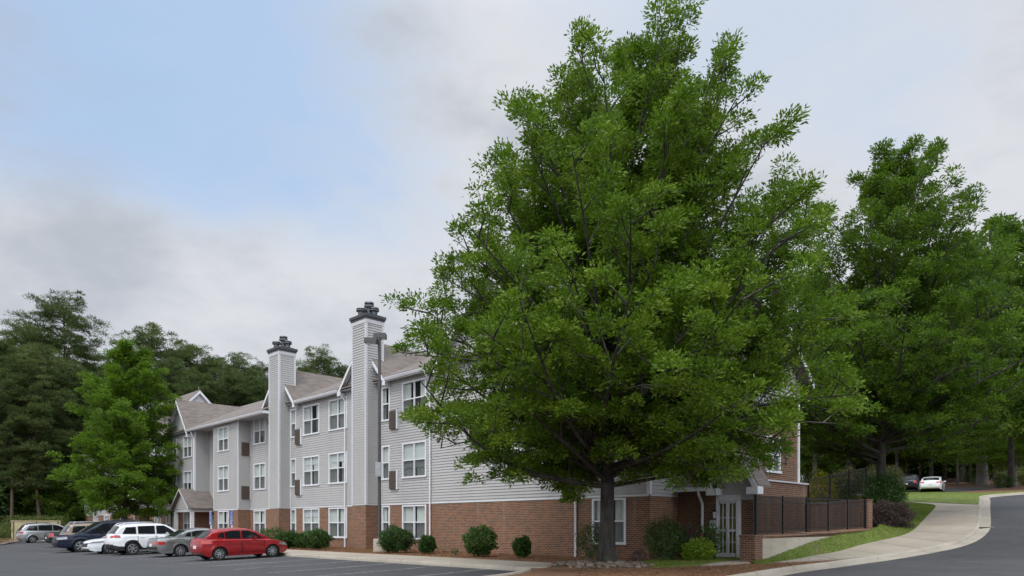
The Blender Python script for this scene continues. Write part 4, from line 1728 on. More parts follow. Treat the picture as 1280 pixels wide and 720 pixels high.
    def xend(end, y, z, off):
        xe = 0 if end == 'tail' else L
        a, b = zlo(xe), bz(xe)
        t_ = max(0, min(1, (z - a) / (b - a)))
        full = wid(xe, z)
        h = max(0, math.cos(math.pi / 2 * min(1, abs(y) / full)))
        pf = min(1, t_ * NR, (1 - t_) * NR)
        if end == 'tail':
            return -hx - .05 * math.sin(math.pi * min(1, t_ * 1.1)) - .06 * h ** .6 * pf - off
        return hx + .05 * math.sin(math.pi * min(1, t_ * 1.2)) + .08 * h ** .6 * pf + off
    def end_patch(name, m_, w_, z0, z1, end, off=.012):
        g = MB()
        K, N = 3, 14
        vs = []
        for j in range(K + 1):
            z = z0 + (z1 - z0) * j / K
            for i in range(N + 1):
                y = w_ / 2 * (1 - 2 * i / N)
                y = max(-wid(0 if end == 'tail' else L, z) + .01, min(wid(0 if end == 'tail' else L, z) - .01, y))
                vs.append((xend(end, y, z, off), y, z))
        g.add(vs, [(j * (N + 1) + i, j * (N + 1) + i + 1, (j + 1) * (N + 1) + i + 1, (j + 1) * (N + 1) + i) for j in range(K) for i in range(N)])
        # closing edge back to the body
        edge = [i for i in range(N + 1)] + [j * (N + 1) + N for j in range(1, K + 1)] + [K * (N + 1) + i for i in range(N - 1, -1, -1)] + [j * (N + 1) for j in range(K - 1, 0, -1)]
        sg_ = 1 if end == 'tail' else -1
        base = len(g.v)
        for i in edge:
            p = g.v[i]
            g.v.append((p[0] + sg_ * (off + .03), p[1], p[2]))
        n_ = len(edge)
        for k in range(n_):
            g.f.append((edge[k], edge[(k + 1) % n_], base + (k + 1) % n_, base + k))
            g.mi.append(0)
        o = g.build(name, m_, root)
        smooth_angle(o, 40)
        return o
    # lamps on the corners
    def patch(name, m_, x0, x1, z0, z1, ends_at, sg, wrap=.28, off=.010, slope=0.0):
        g = MB()
        vs = []
        N, K = 7, 5
        pts = []
        xe = 0 if ends_at == 'tail' else L
        for i in range(N + 1):
            pts.append(('s', x0 + (x1 - x0) * i / N))
        # x0 is inboard along the side, x1 at the end face
        for (kd, x) in pts:
            top = min(z1 + slope * (x - x0) / (x1 - x0), bz(x) - .02)
            low = min(z0 + slope * (x - x0) / (x1 - x0), top - .07)
            for j in range(K + 1):
                z = low + (top - low) * j / K
                vs.append((x - hx, sg * (wid(x, z) + off), z))
        M = 5
        top = min(z1 + slope, bz(xe) - .02)
        low = min(z0 + slope, top - .07)
        for i in range(1, M + 1):
            for j in range(K + 1):
                z = low + (top - low) * j / K
                yy = wid(xe, z) - wrap * i / M
                vs.append((xend(ends_at, yy, z, off), sg * yy, z))
        g.add(vs, [(i * (K + 1) + j, (i + 1) * (K + 1) + j, (i + 1) * (K + 1) + j + 1, i * (K + 1) + j + 1) for i in range(N + M) for j in range(K)])
        return g.build(name, m_, root, True)
    for (xin, z0, z1, wrap, slope) in tail:
        for sg in (1, -1):
            patch('tail_light', 'lamp_red', xin, .0, z0, z1, 'tail', sg, wrap, slope=slope)
    for (xin, z0, z1, wrap, slope) in head:
        for sg in (1, -1):
            patch('headlight', 'lamp_clear', xin, L, z0, z1, 'nose', sg, wrap, slope=slope)
    for (nm, m_, w_, z0, z1) in front_face:
        end_patch(nm, m_, w_, z0, z1, 'nose')
    if plate:
        zz = .64 if Hm > 1.6 else .56
        end_patch('licence_plate', 'plate_white', .31, zz, zz + .15, 'tail', .02)
    zz = clear + .24
    end_patch('bumper', 'black_plastic' if cladding or dark_bumper else paintm, W * .9, zz, zz + .13, 'tail', .03)
    end_patch('bumper', 'black_plastic' if cladding else paintm, W * .8, clear + .16, clear + .26, 'nose', .02)
    # mirrors
    for sg in (1, -1):
        g = MB()
        xm = glass_f[0] - .12 if glass_f else xb - .5
        zz = bz(xm) + .09
        y0 = W / 2 * .95
        g.add([(xm - hx + .06, sg * (y0 + .02), zz - .06), (xm - hx + .06, sg * (y0 + .20), zz - .05), (xm - hx + .06, sg * (y0 + .20), zz + .07), (xm - hx + .06, sg * (y0 + .02), zz + .06),
               (xm - hx + .17, sg * (y0 + .03), zz - .04), (xm - hx + .16, sg * (y0 + .15), zz - .03), (xm - hx + .16, sg * (y0 + .15), zz + .04), (xm - hx + .17, sg * (y0 + .03), zz + .04)],
              [(0, 1, 2, 3), (4, 7, 6, 5), (0, 4, 5, 1), (1, 5, 6, 2), (2, 6, 7, 3), (3, 7, 4, 0)])
        g.box(xm - hx + .07, xm - hx + .13, sg * (y0 - .06), sg * (y0 + .04), zz - .05, zz - .01)
        g.build('mirror', paintm, root)
    if rails:
        for sg in (1, -1):
            g = MB()
            p = []
            ra, rb = cabin[0] + .35, (glass_f[0] if glass_f else xb) - .55
            for k in range(9):
                x = ra + (rb - ra) * k / 8
                p.append((x - hx, sg * (hw(rz_(x)) * ends(x) - .10), rz_(x) + (.085 if 0 < k < 8 else .02)))
            g.tube(p, .022, 6)
            g.build('roof_rail', rails, root, True)
    # wheels
    for xc in (xr, xf):
        for sg in (1, -1):
            yo = wid(xc, r + ar) * 0 + W / 2 - .03
            wd = .20
            t_ = MB()
            o = (xc - hx, 0, r)
            yin, yout = sg * (yo - wd), sg * yo
            t_.lathe([(r * .64, yin), (r * .93, yin), (r, yin + sg * .03), (r, yout - sg * .03), (r * .95, yout), (r * .70, yout + sg * .004), (r * .66, yout - sg * .012)], 30, 'y', o)
            wheel = t_.build('wheel', 'tyre_rubber', root)
            smooth_angle(wheel, 40)
            rm = MB()
            rr = r * .68
            rm.lathe([(rr, yout - sg * .012), (rr * .93, yout - sg * .006), (rr * .88, yout - sg * .03)], 30, 'y', o)
            for k in range(spokes):
                a = 2 * math.pi * (k + .25) / spokes
                for da in ((-.09, .09) if spokes < 8 else (0,)):
                    a2 = a + da
                    p0 = Vector((o[0] + .05 * math.cos(a2), yout - sg * .012, r + .05 * math.sin(a2)))
                    p1 = Vector((o[0] + rr * .93 * math.cos(a2), yout - sg * .016, r + rr * .93 * math.sin(a2)))
                    rm.bar(p0, p1, .042, .02, up=(0, 1, 0))
            rm.lathe([(.012, yout + sg * .002), (.055, yout - sg * .002), (.06, yout - sg * .02)], 14, 'y', o)
            rm.build('rim', 'alloy', wheel)
            hb = MB()
            hb.lathe([(.01, yout - sg * .06), (rr * .9, yout - sg * .06)], 20, 'y', o)
            hb.build('brake_disc', 'under_black', wheel)
    return root

def place(o, wx, wy, heading, axle_x, L, W, near):
    """put the car so that the wheel at axle_x (from the tail) on side near (+1 left, -1 right) stands at (wx, wy)"""
    h = R(heading)
    lx, ly = axle_x - L / 2, near * (W / 2 - .1)
    X = wx - (lx * math.cos(h) - ly * math.sin(h))
    Y = wy - (lx * math.sin(h) + ly * math.cos(h))
    f = Vector((math.cos(h), math.sin(h)))
    z0, z1 = zg(X - f.x * 1.3, Y - f.y * 1.3), zg(X + f.x * 1.3, Y + f.y * 1.3)
    o.location = (X, Y, (z0 + z1) / 2)
    o.rotation_euler = (0, -math.atan2(z1 - z0, 2.6), h)

# red hatchback
c = car('parked_hatchback', 'bright red five door hatchback parked nose in, the car nearest the empty stalls', 'car', 'paint_red', 4.12, 1.72,
        [(0, .97), (.05, 1.0), (.3, .98), (2.9, .90), (3.15, .89), (3.7, .80), (4.0, .72), (4.12, .66)],
        (.06, 3.28), [(.06, .96), (.16, 1.08), (.45, 1.33), (.75, 1.41), (1.6, 1.455), (2.1, 1.43), (2.45, 1.33), (3.28, .89)],
        2.57, .70, .31, .17,
        wins=[[(.62, 1.10), (.95, 1.02), (.95, 1.30), (.80, 1.27)], [(1.0, 1.01), (1.72, .98), (1.72, 1.36), (1.3, 1.365), (1.0, 1.31)], [(1.80, .98), (2.85, .95), (2.45, 1.22), (2.15, 1.34), (1.80, 1.36)]],
        glass_f=(2.42, 3.16), glass_r=(.10, .48), spokes=8, tail=[(.34, .78, .98, .16, .0)], head=[(3.62, .62, .74, .12, -.08)],
        front_face=[('grille', 'black_plastic', .8, .40, .50)], doors=((.98, 1.74), (1.79, 2.88)))
place(c, -13.55, 32.6, 45, .70, 4.12, 1.72, -1)
# grey saloon
c = car('parked_sedan', 'older grey saloon parked nose in, between the red hatchback and a white SUV', 'car', 'paint_grey', 4.78, 1.78,
        [(0, .93), (.06, .97), (.5, .98), (1.2, .97), (3.3, .92), (3.5, .91), (4.3, .82), (4.65, .74), (4.78, .68)],
        (.75, 3.72), [(.75, .97), (1.35, 1.28), (1.6, 1.37), (2.1, 1.42), (2.6, 1.40), (2.85, 1.33), (3.72, .90)],
        2.67, 1.05, .315, .18,
        wins=[[(1.30, 1.05), (1.62, 1.03), (1.62, 1.26), (1.5, 1.25)], [(1.68, 1.03), (2.35, 1.01), (2.35, 1.33), (1.9, 1.32), (1.68, 1.27)], [(2.42, 1.01), (3.35, .97), (2.9, 1.25), (2.7, 1.33), (2.42, 1.33)]],
        glass_f=(2.84, 3.6), glass_r=(.84, 1.42), spokes=9, tail=[(.30, .66, .82, .36, 0)], head=[(4.35, .58, .70, .15, -.04)], doors=((1.55, 2.37), (2.42, 3.4)), dark_bumper=True)
place(c, -17.2, 36.5, 45, 1.05, 4.78, 1.78, -1)
# white SUV
c = car('parked_suv', 'white SUV with roof rails and a dark rear window, parked nose in', 'suv', 'paint_white', 4.70, 1.85,
        [(0, 1.12), (.05, 1.15), (.5, 1.12), (3.3, 1.04), (3.6, 1.03), (4.3, .98), (4.6, .86), (4.70, .78)],
        (.05, 3.70), [(.05, 1.10), (.12, 1.25), (.38, 1.60), (.6, 1.68), (1.5, 1.72), (2.4, 1.70), (2.75, 1.62), (3.70, 1.04)],
        2.86, .90, .36, .25,
        wins=[[(.42, 1.18), (1.12, 1.16), (1.12, 1.56), (.62, 1.54)], [(1.22, 1.16), (2.1, 1.13), (2.1, 1.60), (1.22, 1.59)], [(2.18, 1.13), (3.3, 1.09), (2.85, 1.45), (2.6, 1.60), (2.18, 1.60)]],
        glass_f=(2.72, 3.58), glass_r=(.08, .36), spokes=6, rails='chrome', tail=[(.30, .98, 1.16, .42, 0)], head=[(4.2, .80, .95, .2, -.04)],
        doors=((1.18, 2.12), (2.17, 3.3)), cladding=3)
place(c, -21.05, 39.06, 45, .90, 4.70, 1.85, -1)
# white saloon, backed in
c = car('parked_sedan', 'white saloon backed in beside the white SUV, its front towards the lot', 'car', 'paint_white', 4.85, 1.85,
        [(0, .96), (.06, 1.0), (.5, 1.0), (1.2, .98), (3.3, .93), (3.6, .91), (4.4, .83), (4.72, .76), (4.85, .70)],
        (.6, 3.85), [(.6, .99), (1.3, 1.28), (1.7, 1.39), (2.3, 1.46), (2.7, 1.44), (2.95, 1.37), (3.85, .91)],
        2.85, 1.05, .335, .16,
        wins=[[(1.30, 1.08), (1.75, 1.04), (1.75, 1.30), (1.6, 1.29)], [(1.80, 1.04), (2.45, 1.02), (2.45, 1.36), (1.8, 1.31)], [(2.52, 1.02), (3.5, .98), (3.0, 1.28), (2.8, 1.36), (2.52, 1.36)]],
        glass_f=(2.94, 3.72), glass_r=(.72, 1.4), spokes=6, tail=[(.30, .78, .92, .3, 0)], head=[(4.15, .66, .76, .36, -.02)],
        front_face=[('grille', 'black_plastic', 1.05, .44, .64), ('lower_grille', 'black_plastic', 1.25, .22, .33), ('licence_plate', 'plate_white', .3, .345, .43)], doors=((1.65, 2.47), (2.52, 3.5)), plate=False)
place(c, -23.3, 40.7, 225, 1.05 + 2.85, 4.85, 1.85, 1)
# navy SUV, backed in
c = car('parked_suv', 'big dark navy SUV backed in, its hood towards the lot, behind the white saloon', 'suv', 'paint_navy', 5.25, 2.0,
        [(0, 1.16), (.05, 1.18), (.5, 1.16), (3.5, 1.10), (3.8, 1.10), (4.9, 1.06), (5.15, 1.02), (5.25, .98)],
        (.05, 4.05), [(.05, 1.14), (.12, 1.3), (.4, 1.78), (.6, 1.86), (1.5, 1.90), (2.6, 1.88), (2.95, 1.80), (4.05, 1.11)],
        3.0, 1.15, .39, .28,
        wins=[[(.45, 1.22), (1.4, 1.2), (1.4, 1.72), (.62, 1.70)], [(1.5, 1.2), (2.4, 1.18), (2.4, 1.76), (1.5, 1.75)], [(2.48, 1.18), (3.6, 1.16), (3.05, 1.60), (2.8, 1.75), (2.48, 1.76)]],
        glass_f=(2.92, 3.92), glass_r=(.08, .38), spokes=6, rails='black_plastic', tail=[(.25, .95, 1.25, .2, 0)], head=[(4.85, .84, .98, .26, -.03)],
        front_face=[('grille', 'black_plastic', 1.0, .74, .98), ('lower_grille', 'black_plastic', 1.3, .42, .58)], doors=((1.45, 2.42), (2.47, 3.6)), plate=False)
place(c, -26.6, 43.4, 225, 1.15 + 3.0, 5.25, 2.0, 1)
# tan SUV
c = car('parked_suv', 'tan SUV with a roof rack and dark rear glass, parked nose in', 'suv', 'paint_tan', 4.70, 1.84,
        [(0, 1.10), (.05, 1.12), (.5, 1.10), (3.2, 1.04), (3.5, 1.03), (4.4, .98), (4.6, .88), (4.70, .80)],
        (.05, 3.62), [(.05, 1.09), (.12, 1.25), (.36, 1.64), (.5, 1.72), (1.5, 1.76), (2.4, 1.74), (2.75, 1.65), (3.62, 1.04)],
        2.78, 1.0, .36, .26,
        wins=[[(.40, 1.17), (1.2, 1.15), (1.2, 1.60), (.52, 1.60)], [(1.28, 1.15), (2.1, 1.13), (2.1, 1.62), (1.28, 1.61)], [(2.18, 1.13), (3.2, 1.10), (2.8, 1.48), (2.6, 1.61), (2.18, 1.62)]],
        glass_f=(2.72, 3.5), glass_r=(.08, .34), spokes=6, rails='galvanised', tail=[(.22, .82, 1.10, .2, 0)], head=[(4.2, .78, .92, .2, 0)], doors=((1.24, 2.12), (2.17, 3.2)), cladding=3)
g = MB()
for k in range(4):
    g.box(-1.6 + k * .62, -1.55 + k * .62, -.62, .62, 1.83, 1.86)
g.tube([(-1.8, .64, 1.83), (-1.7, .66, 1.88), (.45, .66, 1.88), (.55, .64, 1.83)], .02, 6)
g.tube([(-1.8, -.64, 1.83), (-1.7, -.66, 1.88), (.45, -.66, 1.88), (.55, -.64, 1.83)], .02, 6)
g.build('roof_rack', 'galvanised', c)
place(c, -28.4, 46.6, 45, 1.0, 4.70, 1.84, -1)
# black pickup
PICK = dict(L=5.6, W=1.98, belt=[(0, 1.10), (.05, 1.13), (.4, 1.12), (2.1, 1.12), (2.2, 1.14), (4.1, 1.12), (4.3, 1.10), (5.2, 1.05), (5.5, .94), (5.6, .82)],
            cabin=(2.15, 4.5), roofl=[(2.15, 1.16), (2.22, 1.55), (2.4, 1.76), (2.9, 1.82), (3.3, 1.80), (3.6, 1.72), (4.5, 1.11)],
            wb=3.35, rov=1.15, r=.38, clear=.30,
            wins=[[(2.38, 1.22), (2.9, 1.21), (2.9, 1.69), (2.5, 1.68)], [(2.98, 1.21), (4.05, 1.18), (3.65, 1.56), (3.45, 1.69), (2.98, 1.69)]],
            glass_f=(3.56, 4.38), glass_r=(2.165, 2.36))
c = car('pickup_truck', 'black pickup with red tail lights parked beyond the tan SUV', 'pickup', 'paint_black', tail=[(.20, .78, 1.08, .16, 0)], head=[(5.1, .78, .94, .3, 0)], doors=((2.35, 2.95), (3.0, 4.05)), cladding=2, **PICK)
place(c, -33.1, 52.6, 45, 1.15, 5.6, 1.98, -1)
# silver minivan
c = car('parked_minivan', 'silver minivan at the far end of the row, nearest the tan enclosure', 'minivan', 'paint_silver', 5.0, 1.95,
        [(0, 1.06), (.05, 1.09), (.5, 1.07), (3.6, .98), (3.9, .96), (4.6, .84), (4.9, .74), (5.0, .64)],
        (.05, 4.35), [(.05, 1.05), (.12, 1.2), (.45, 1.62), (.7, 1.70), (1.6, 1.75), (2.6, 1.73), (3.1, 1.62), (4.35, .96)],
        3.03, .95, .335, .2,
        wins=[[(.42, 1.16), (1.35, 1.12), (1.35, 1.58), (.72, 1.56)], [(1.42, 1.12), (2.5, 1.08), (2.5, 1.60), (1.42, 1.6)], [(2.58, 1.08), (3.85, 1.02), (3.3, 1.38), (2.95, 1.56), (2.58, 1.60)]],
        glass_f=(3.05, 4.2), glass_r=(.08, .42), spokes=5, rails='black_plastic', tail=[(.26, .88, 1.08, .22, 0)], head=[(4.4, .66, .82, .25, -.05)], doors=((1.35, 2.52), (2.57, 3.7)), side_trim=True)
place(c, -43.9, 64.5, 45, .95, 5.0, 1.95, -1)
# two cars at the top of the hill
c = car('pickup_truck', 'dark pickup seen from behind at the top of the lawn', 'pickup', 'paint_navy', tail=[(.20, .78, 1.08, .16, 0)], head=[(5.1, .78, .94, .3, 0)], doors=((2.35, 2.95), (3.0, 4.05)), cladding=2, **PICK)
x, y = pick(1147, 614.0, .16)
c.location = (x, y + 1.5, zg(x, y) + .14)
c.rotation_euler = (0, 0, R(55))
c = car('parked_sedan', 'white saloon beside the dark pickup at the top of the lawn', 'car', 'paint_white', 4.85, 1.85,
        [(0, .96), (.06, 1.0), (.5, 1.0), (1.2, .98), (3.3, .93), (3.6, .91), (4.4, .83), (4.72, .76), (4.85, .70)],
        (.6, 3.85), [(.6, .99), (1.3, 1.28), (1.7, 1.39), (2.3, 1.46), (2.7, 1.44), (2.95, 1.37), (3.85, .91)],
        2.85, 1.05, .335, .16,
        wins=[[(1.30, 1.08), (1.75, 1.04), (1.75, 1.30), (1.6, 1.29)], [(1.80, 1.04), (2.45, 1.02), (2.45, 1.36), (1.8, 1.31)], [(2.52, 1.02), (3.5, .98), (3.0, 1.28), (2.8, 1.36), (2.52, 1.36)]],
        glass_f=(2.94, 3.72), glass_r=(.72, 1.4), spokes=6, tail=[(.30, .78, .92, .3, 0)], head=[(4.15, .66, .76, .36, -.02)], doors=((1.65, 2.47), (2.52, 3.5)))
x, y = pick(1175, 614.4, .16)
c.location = (x, y + 1.2, zg(x, y) + .14)
c.rotation_euler = (0, 0, R(55))
# ------------------------------------------------------------------ street furniture
def ground_pt(px, py, off=.13):
    x, y = pick(px, py, off)
    return Vector((x, y, zg(x, y) + off))
# tall car park lamp by the chimney
x, y = sc(30.8, 45.1)
p = Vector((x, y, zg(x, y) + .13))
lamp = thing('lamp_post', p, 0, 'tall grey lamp post with two box heads on a concrete base, beside the nearer chimney', 'lamp post')
m = MB()
m.lathe([(.01, -.3), (.33, -.3), (.33, .62), (.30, .66), (.01, .66)], 20)
o = m.build('base', 'concrete', lamp)
smooth_angle(o, 40)
m = MB()
m.tube([(0, 0, .66), (0, 0, 11.4)], [.095, .08], 12)
m.lathe([(.19, .662), (.19, .70), (.12, .72)], 12)
m.tube([(0, 0, 11.2), (-.12, -.05, 11.25), (-.5, -.1, 11.28)], .035, 6)
m.tube([(0, 0, 11.42), (.1, .06, 11.48)], .035, 6)
o = m.build('pole', 'pole_bronze', lamp)
smooth_angle(o, 40)
for dx, dy, z in ((-.42, -.15, 11.30), (.02, .12, 11.62)):
    m = MB()
    m.box(dx - .33, dx + .33, dy - .24, dy + .24, z - .14, z + .11)
    m.box(dx - .28, dx + .28, dy - .19, dy + .19, z - .165, z - .142, 1)
    o = m.build('lamp_head', ['pole_bronze', 'bulb_glass'], lamp)
m = MB()
m.box(-.17, .13, -.24, -.10, 4.0, 4.75)
m.box(-.15, .11, -.256, -.242, 4.05, 4.7, 1)
m.build('control_box', ['grey_box', 'galvanised'], lamp)
# a second lamp beyond the young tree
x, y = sc(30.6, 96)
lamp2 = thing('lamp_post', (x, y, zg(x, y) + .13), 0, 'dark lamp post standing behind the bright green young tree', 'lamp post')
m = MB()
m.tube([(0, 0, 0), (0, 0, 8.2)], [.10, .08], 10)
m.tube([(0, 0, 8.1), (-.4, -.1, 8.2)], .035, 6)
m.build('pole', 'pole_bronze', lamp2)
m = MB()
m.box(-.85, -.3, -.25, .2, 8.1, 8.32)
m.build('lamp_head', 'pole_bronze', lamp2)
# blue parking signs
for px, c_, lab in ((264, 79.0, 'blue and white accessible parking sign on a white post, nearer the porch'), (290, 70.6, 'blue and white accessible parking sign on a white post, behind the red hatchback')):
    k = (px - 640) / F
    s = 25.4
    Y = s / (1 + k)
    X = k * Y
    sg = thing('parking_sign', (X, Y, zg(X, Y) + .13), R(135), lab, 'sign', 'accessible parking signs')
    m = MB()
    m.box(-.035, .035, -.03, .03, -.2, 2.30)
    m.build('post', 'sign_white', sg)
    m = MB()
    m.box(-.19, .19, .032, .044, 1.72, 2.28)
    m.box(-.19, .19, .032, .044, 1.42, 1.69)
    pn = m.build('panel', 'sign_blue', sg)
    # wheelchair symbol and a line of border, 2 mm proud
    m = MB()
    yy = .0465
    def ring(cx_, cz, r0, r1, a0, a1, n=18):
        for i in range(n):
            a, b = R(a0 + (a1 - a0) * i / n), R(a0 + (a1 - a0) * (i + 1) / n)
            m.poly([(cx_ + r0 * math.cos(a), yy, cz + r0 * math.sin(a)), (cx_ + r1 * math.cos(a), yy, cz + r1 * math.sin(a)), (cx_ + r1 * math.cos(b), yy, cz + r1 * math.sin(b)), (cx_ + r0 * math.cos(b), yy, cz + r0 * math.sin(b))])
    ring(-.01, 1.90, .075, .10, 120, 400)
    ring(.0, 2.15, 0.001, .035, 0, 360)
    for a, b in (((0, 2.10), (.01, 1.96)), ((.01, 1.96), (-.09, 1.95)), ((-.09, 1.95), (-.13, 1.82)), ((.0, 2.05), (-.08, 2.04))):
        m.bar((a[0], yy, a[1]), (b[0], yy, b[1]), .002, .03, up=(0, 1, 0)) if False else m.poly([(a[0] - .014, yy, a[1]), (a[0] + .014, yy, a[1] + .01), (b[0] + .014, yy, b[1] + .01), (b[0] - .014, yy, b[1])])
    for z in (1.74, 2.26, 1.44, 1.67):
        m.poly([(-.18, yy, z - .005), (.18, yy, z - .005), (.18, yy, z + .005), (-.18, yy, z + .005)])
    for x_ in (-.17, .17):
        m.poly([(x_ - .005, yy, 1.74), (x_ + .005, yy, 1.74), (x_ + .005, yy, 2.26), (x_ - .005, yy, 2.26)])
    for z in (1.60, 1.52):
        m.poly([(-.13, yy, z - .018), (.13, yy, z - .018), (.13, yy, z + .018), (-.13, yy, z + .018)])
    m.build('symbol', 'sign_white', pn)
# low wall under the fence
wall = thing('retaining_wall', (*sc(34.3, WALLC), 0), R(45), 'low rendered retaining wall with a brick cap, running up the grass bank', 'wall')
Lw = 17.3 / 1.41421          # along +x in the local frame (up the slope)
m = MB()
m.box(.62, Lw, -.02, .26, -.6, 1.13)
m.build('wall_face', 'stucco', wall)
m = MB()
N = 12
for i in range(N):
    a, b = .62 + (Lw - .62) * i / N, .62 + (Lw - .62) * (i + 1) / N
    m.slab([(a, -.05, 1.132 + .02 * a), (b, -.05, 1.132 + .02 * b), (b, .29, 1.132 + .02 * b), (a, .29, 1.132 + .02 * a)], (0, 0, .085))
m.box(.62, Lw, .02, .24, 1.0, 1.14)
m.build('brick_cap', 'brick', wall)
m = MB()
m.box(-.02, .60, -.04, .55, -.6, 1.18)
m.box(-.04, .62, -.06, .57, 1.182, 1.26)
m.build('brick_pier', 'brick_shaded', wall)
# iron fence on it
fence = thing('iron_fence', (*sc(35.2, WALLC + .34), 0), R(45), 'black iron picket fence standing on the low brick capped wall', 'fence')
Lf = 16.3 / 1.41421
def fz(x):
    return 1.245 + .02 * x, 2.70 + .012 * x
m = MB()
n = int(Lf / .10)
for i in range(n + 1):
    x_ = Lf * i / n
    a, b = fz(x_)
    m.box(x_ - .0085, x_ + .0085, -.0085, .0085, a + .06, b + .02)
m.build('picket_panel', 'iron_black', fence)
for dz0, dz1 in ((.10, 0), (None, -.03), (None, -.22)):
    m = MB()
    for i in range(8):
        a, b = Lf * i / 8, Lf * (i + 1) / 8
        za = fz(a)[0] + dz0 if dz0 is not None else fz(a)[1] + dz1
        zb_ = fz(b)[0] + dz0 if dz0 is not None else fz(b)[1] + dz1
        m.bar((a, 0, za), (b, 0, zb_), .03, .038)
    m.build('rail', 'iron_black', fence)
for i in range(6):
    x_ = Lf * i / 5
    a, b = fz(x_)
    m = MB()
    hw_ = .055 if i in (0, 5) else .032
    m.box(x_ - hw_, x_ + hw_, -hw_, hw_, a - .05, b + .05)
    m.build('post', 'iron_black', fence)
# brick wall of the court behind the fence and its pillar
court = thing('court_wall', (*sc(43.9, 17.75), 0), R(45), 'long brick court wall seen through the black iron fence', 'wall')
Lc = 8.6 / 1.41421
m = MB()
m.slab([(0, 0, 0), (Lc, 0, 0), (Lc, 0, 2.80), (0, 0, 2.52)], (0, .22, 0))
m.build('brick_wall', 'brick_shaded', court)
m = MB()
m.slab([(0, -.03, 2.522), (Lc, -.03, 2.802), (Lc, .25, 2.802), (0, .25, 2.522)], (0, 0, .07))
m.build('brick_cap', 'brick_shaded', court)
pil = thing('brick_pillar', (*sc(52.9, 17.3), 0), R(45), 'square brick pillar at the upper end of the iron fence, beside the dark hedge', 'pillar')
m = MB()
m.box(0, .44, -.02, .42, .6, 2.86)
m.build('brick_shaft', 'brick', pil)
m = MB()
m.box(-.03, .47, -.05, .45, 2.862, 2.93)
m.build('cap', 'brick_shaded', pil)
# upper fence on the hill behind the court
uf = thing('iron_fence', (*sc(46.5, 20.5), 0), R(45), 'upper black iron fence climbing the planted slope behind the court', 'fence')
def uz(x):
    w_ = x / 11.0
    return 2.3 + 1.35 * w_, 3.55 + 1.45 * w_
m = MB()
for i in range(90):
    x_ = 11.0 * i / 89
    a, b = uz(x_)
    m.box(x_ - .006, x_ + .006, -.006, .006, a - .5, b)
m.build('picket_panel', 'iron_black', uf)
for k in (0, 1):
    m = MB()
    m.bar((0, 0, uz(0)[k] - .03), (11, 0, uz(11)[k] - .03), .035, .04)
    m.build('rail', 'iron_black', uf)
for i in range(5):
    x_ = 11.0 * i / 4
    a, b = uz(x_)
    m = MB()
    m.box(x_ - .035, x_ + .035, -.035, .035, a - 1.2, b + .08)
    m.build('post', 'iron_black', uf)
# red sign with a white top among the hill shrubs
k = (1077 - 640) / F
Y = 43.0
X = k * Y
rs = thing('small_sign', (X, Y, zg(X, Y)), R(-25), 'small red sign with a white top among the shrubs above the court', 'sign')
m = MB()
m.box(-.04, .04, -.03, .03, -.3, 1.2)
m.build('post', 'iron_black', rs)
m = MB()
m.box(-.24, .24, -.05, -.032, .45, 1.25)
m.build('panel', 'sign_red', rs)
m = MB()
m.slab([(-.3, -.08, 1.252), (.3, -.08, 1.252), (.3, .06, 1.252), (-.3, .06, 1.252)], (0, 0, .12))
m.build('white_top', 'sign_white', rs)
# storm drain at the turn of the kerb
d = Vector(pick(1224, 661, .02))
dr_ = thing('storm_drain', (d.x, d.y, zg(d.x, d.y)), R(8), 'concrete storm drain with a dark slot at the turn of the kerb', 'drain')
m = MB()
m.slab([(-.15, .0, .02), (1.15, .06, .02), (1.2, .55, .02), (-.15, 1.2, .02)], (0, 0, .10))
m.build('slab', 'kerb_concrete', dr_)
m = MB()
m.slab([(-.12, -.012, .0), (1.12, .048, .0), (1.12, .056, .0), (-.12, -.004, .0)], (0, 0, .095))
m.build('slot', 'under_black', dr_)
# tan enclosure and hedge at the far left
k = (43 - 640) / F
Y = 76.0
enc = thing('enclosure_wall', (k * Y, Y, zg(k * Y, Y)), R(20), 'tan rendered enclosure wall at the far left end of the lot', 'wall')
m = MB()
m.box(-2.1, 2.4, 0, .25, -.4, 1.98)
m.box(-2.1, -1.85, .25, 3, -.4, 1.98)
m.build('wall_face', 'tan_wall', enc)
m = MB()
m.box(-2.17, 2.47, -.06, .31, 1.982, 2.06)
m.build('coping', 'tan_wall', enc)
for xx in (-1.9, .2, 2.2):
    m = MB()
    m.box(xx - .07, xx + .07, -.012, -.002, -.2, 1.95)
    m.build('joint', 'joint', enc)
# ---- river stones round the oak
OAK = Vector((.1307 * 24.0, 24.0, 0))
OAK.z = zg(OAK.x, OAK.y) + .13
srng = random.Random(5)
stone_meshes = []
for k in range(6):
    m = MB()
    N, K = 10, 6
    sh = [srng.uniform(.8, 1.2) for _ in range(12)]
    for i in range(K + 1):
        a = math.pi * i / K
        for j in range(N):
            b = 2 * math.pi * j / N
            rr = 1 + .14 * math.sin(2 * b + sh[0] * 6) * sh[1] + .10 * math.sin(3 * b + 4 * a + sh[2] * 5) + .06 * math.sin(5 * b - 2 * a + sh[3] * 9)
            m.v.append((rr * math.sin(a) * math.cos(b) * sh[4], rr * math.sin(a) * math.sin(b) * .8, rr * math.cos(a) * .5))
    for i in range(K):
        for j in range(N):
            m.f.append((i * N + j, (i + 1) * N + j, (i + 1) * N + (j + 1) % N, i * N + (j + 1) % N))
            m.mi.append(0)
    stone_meshes.append(m.mesh('river_stone', 'river_stone', True))
cnt = 0
tries = 0
placed = []
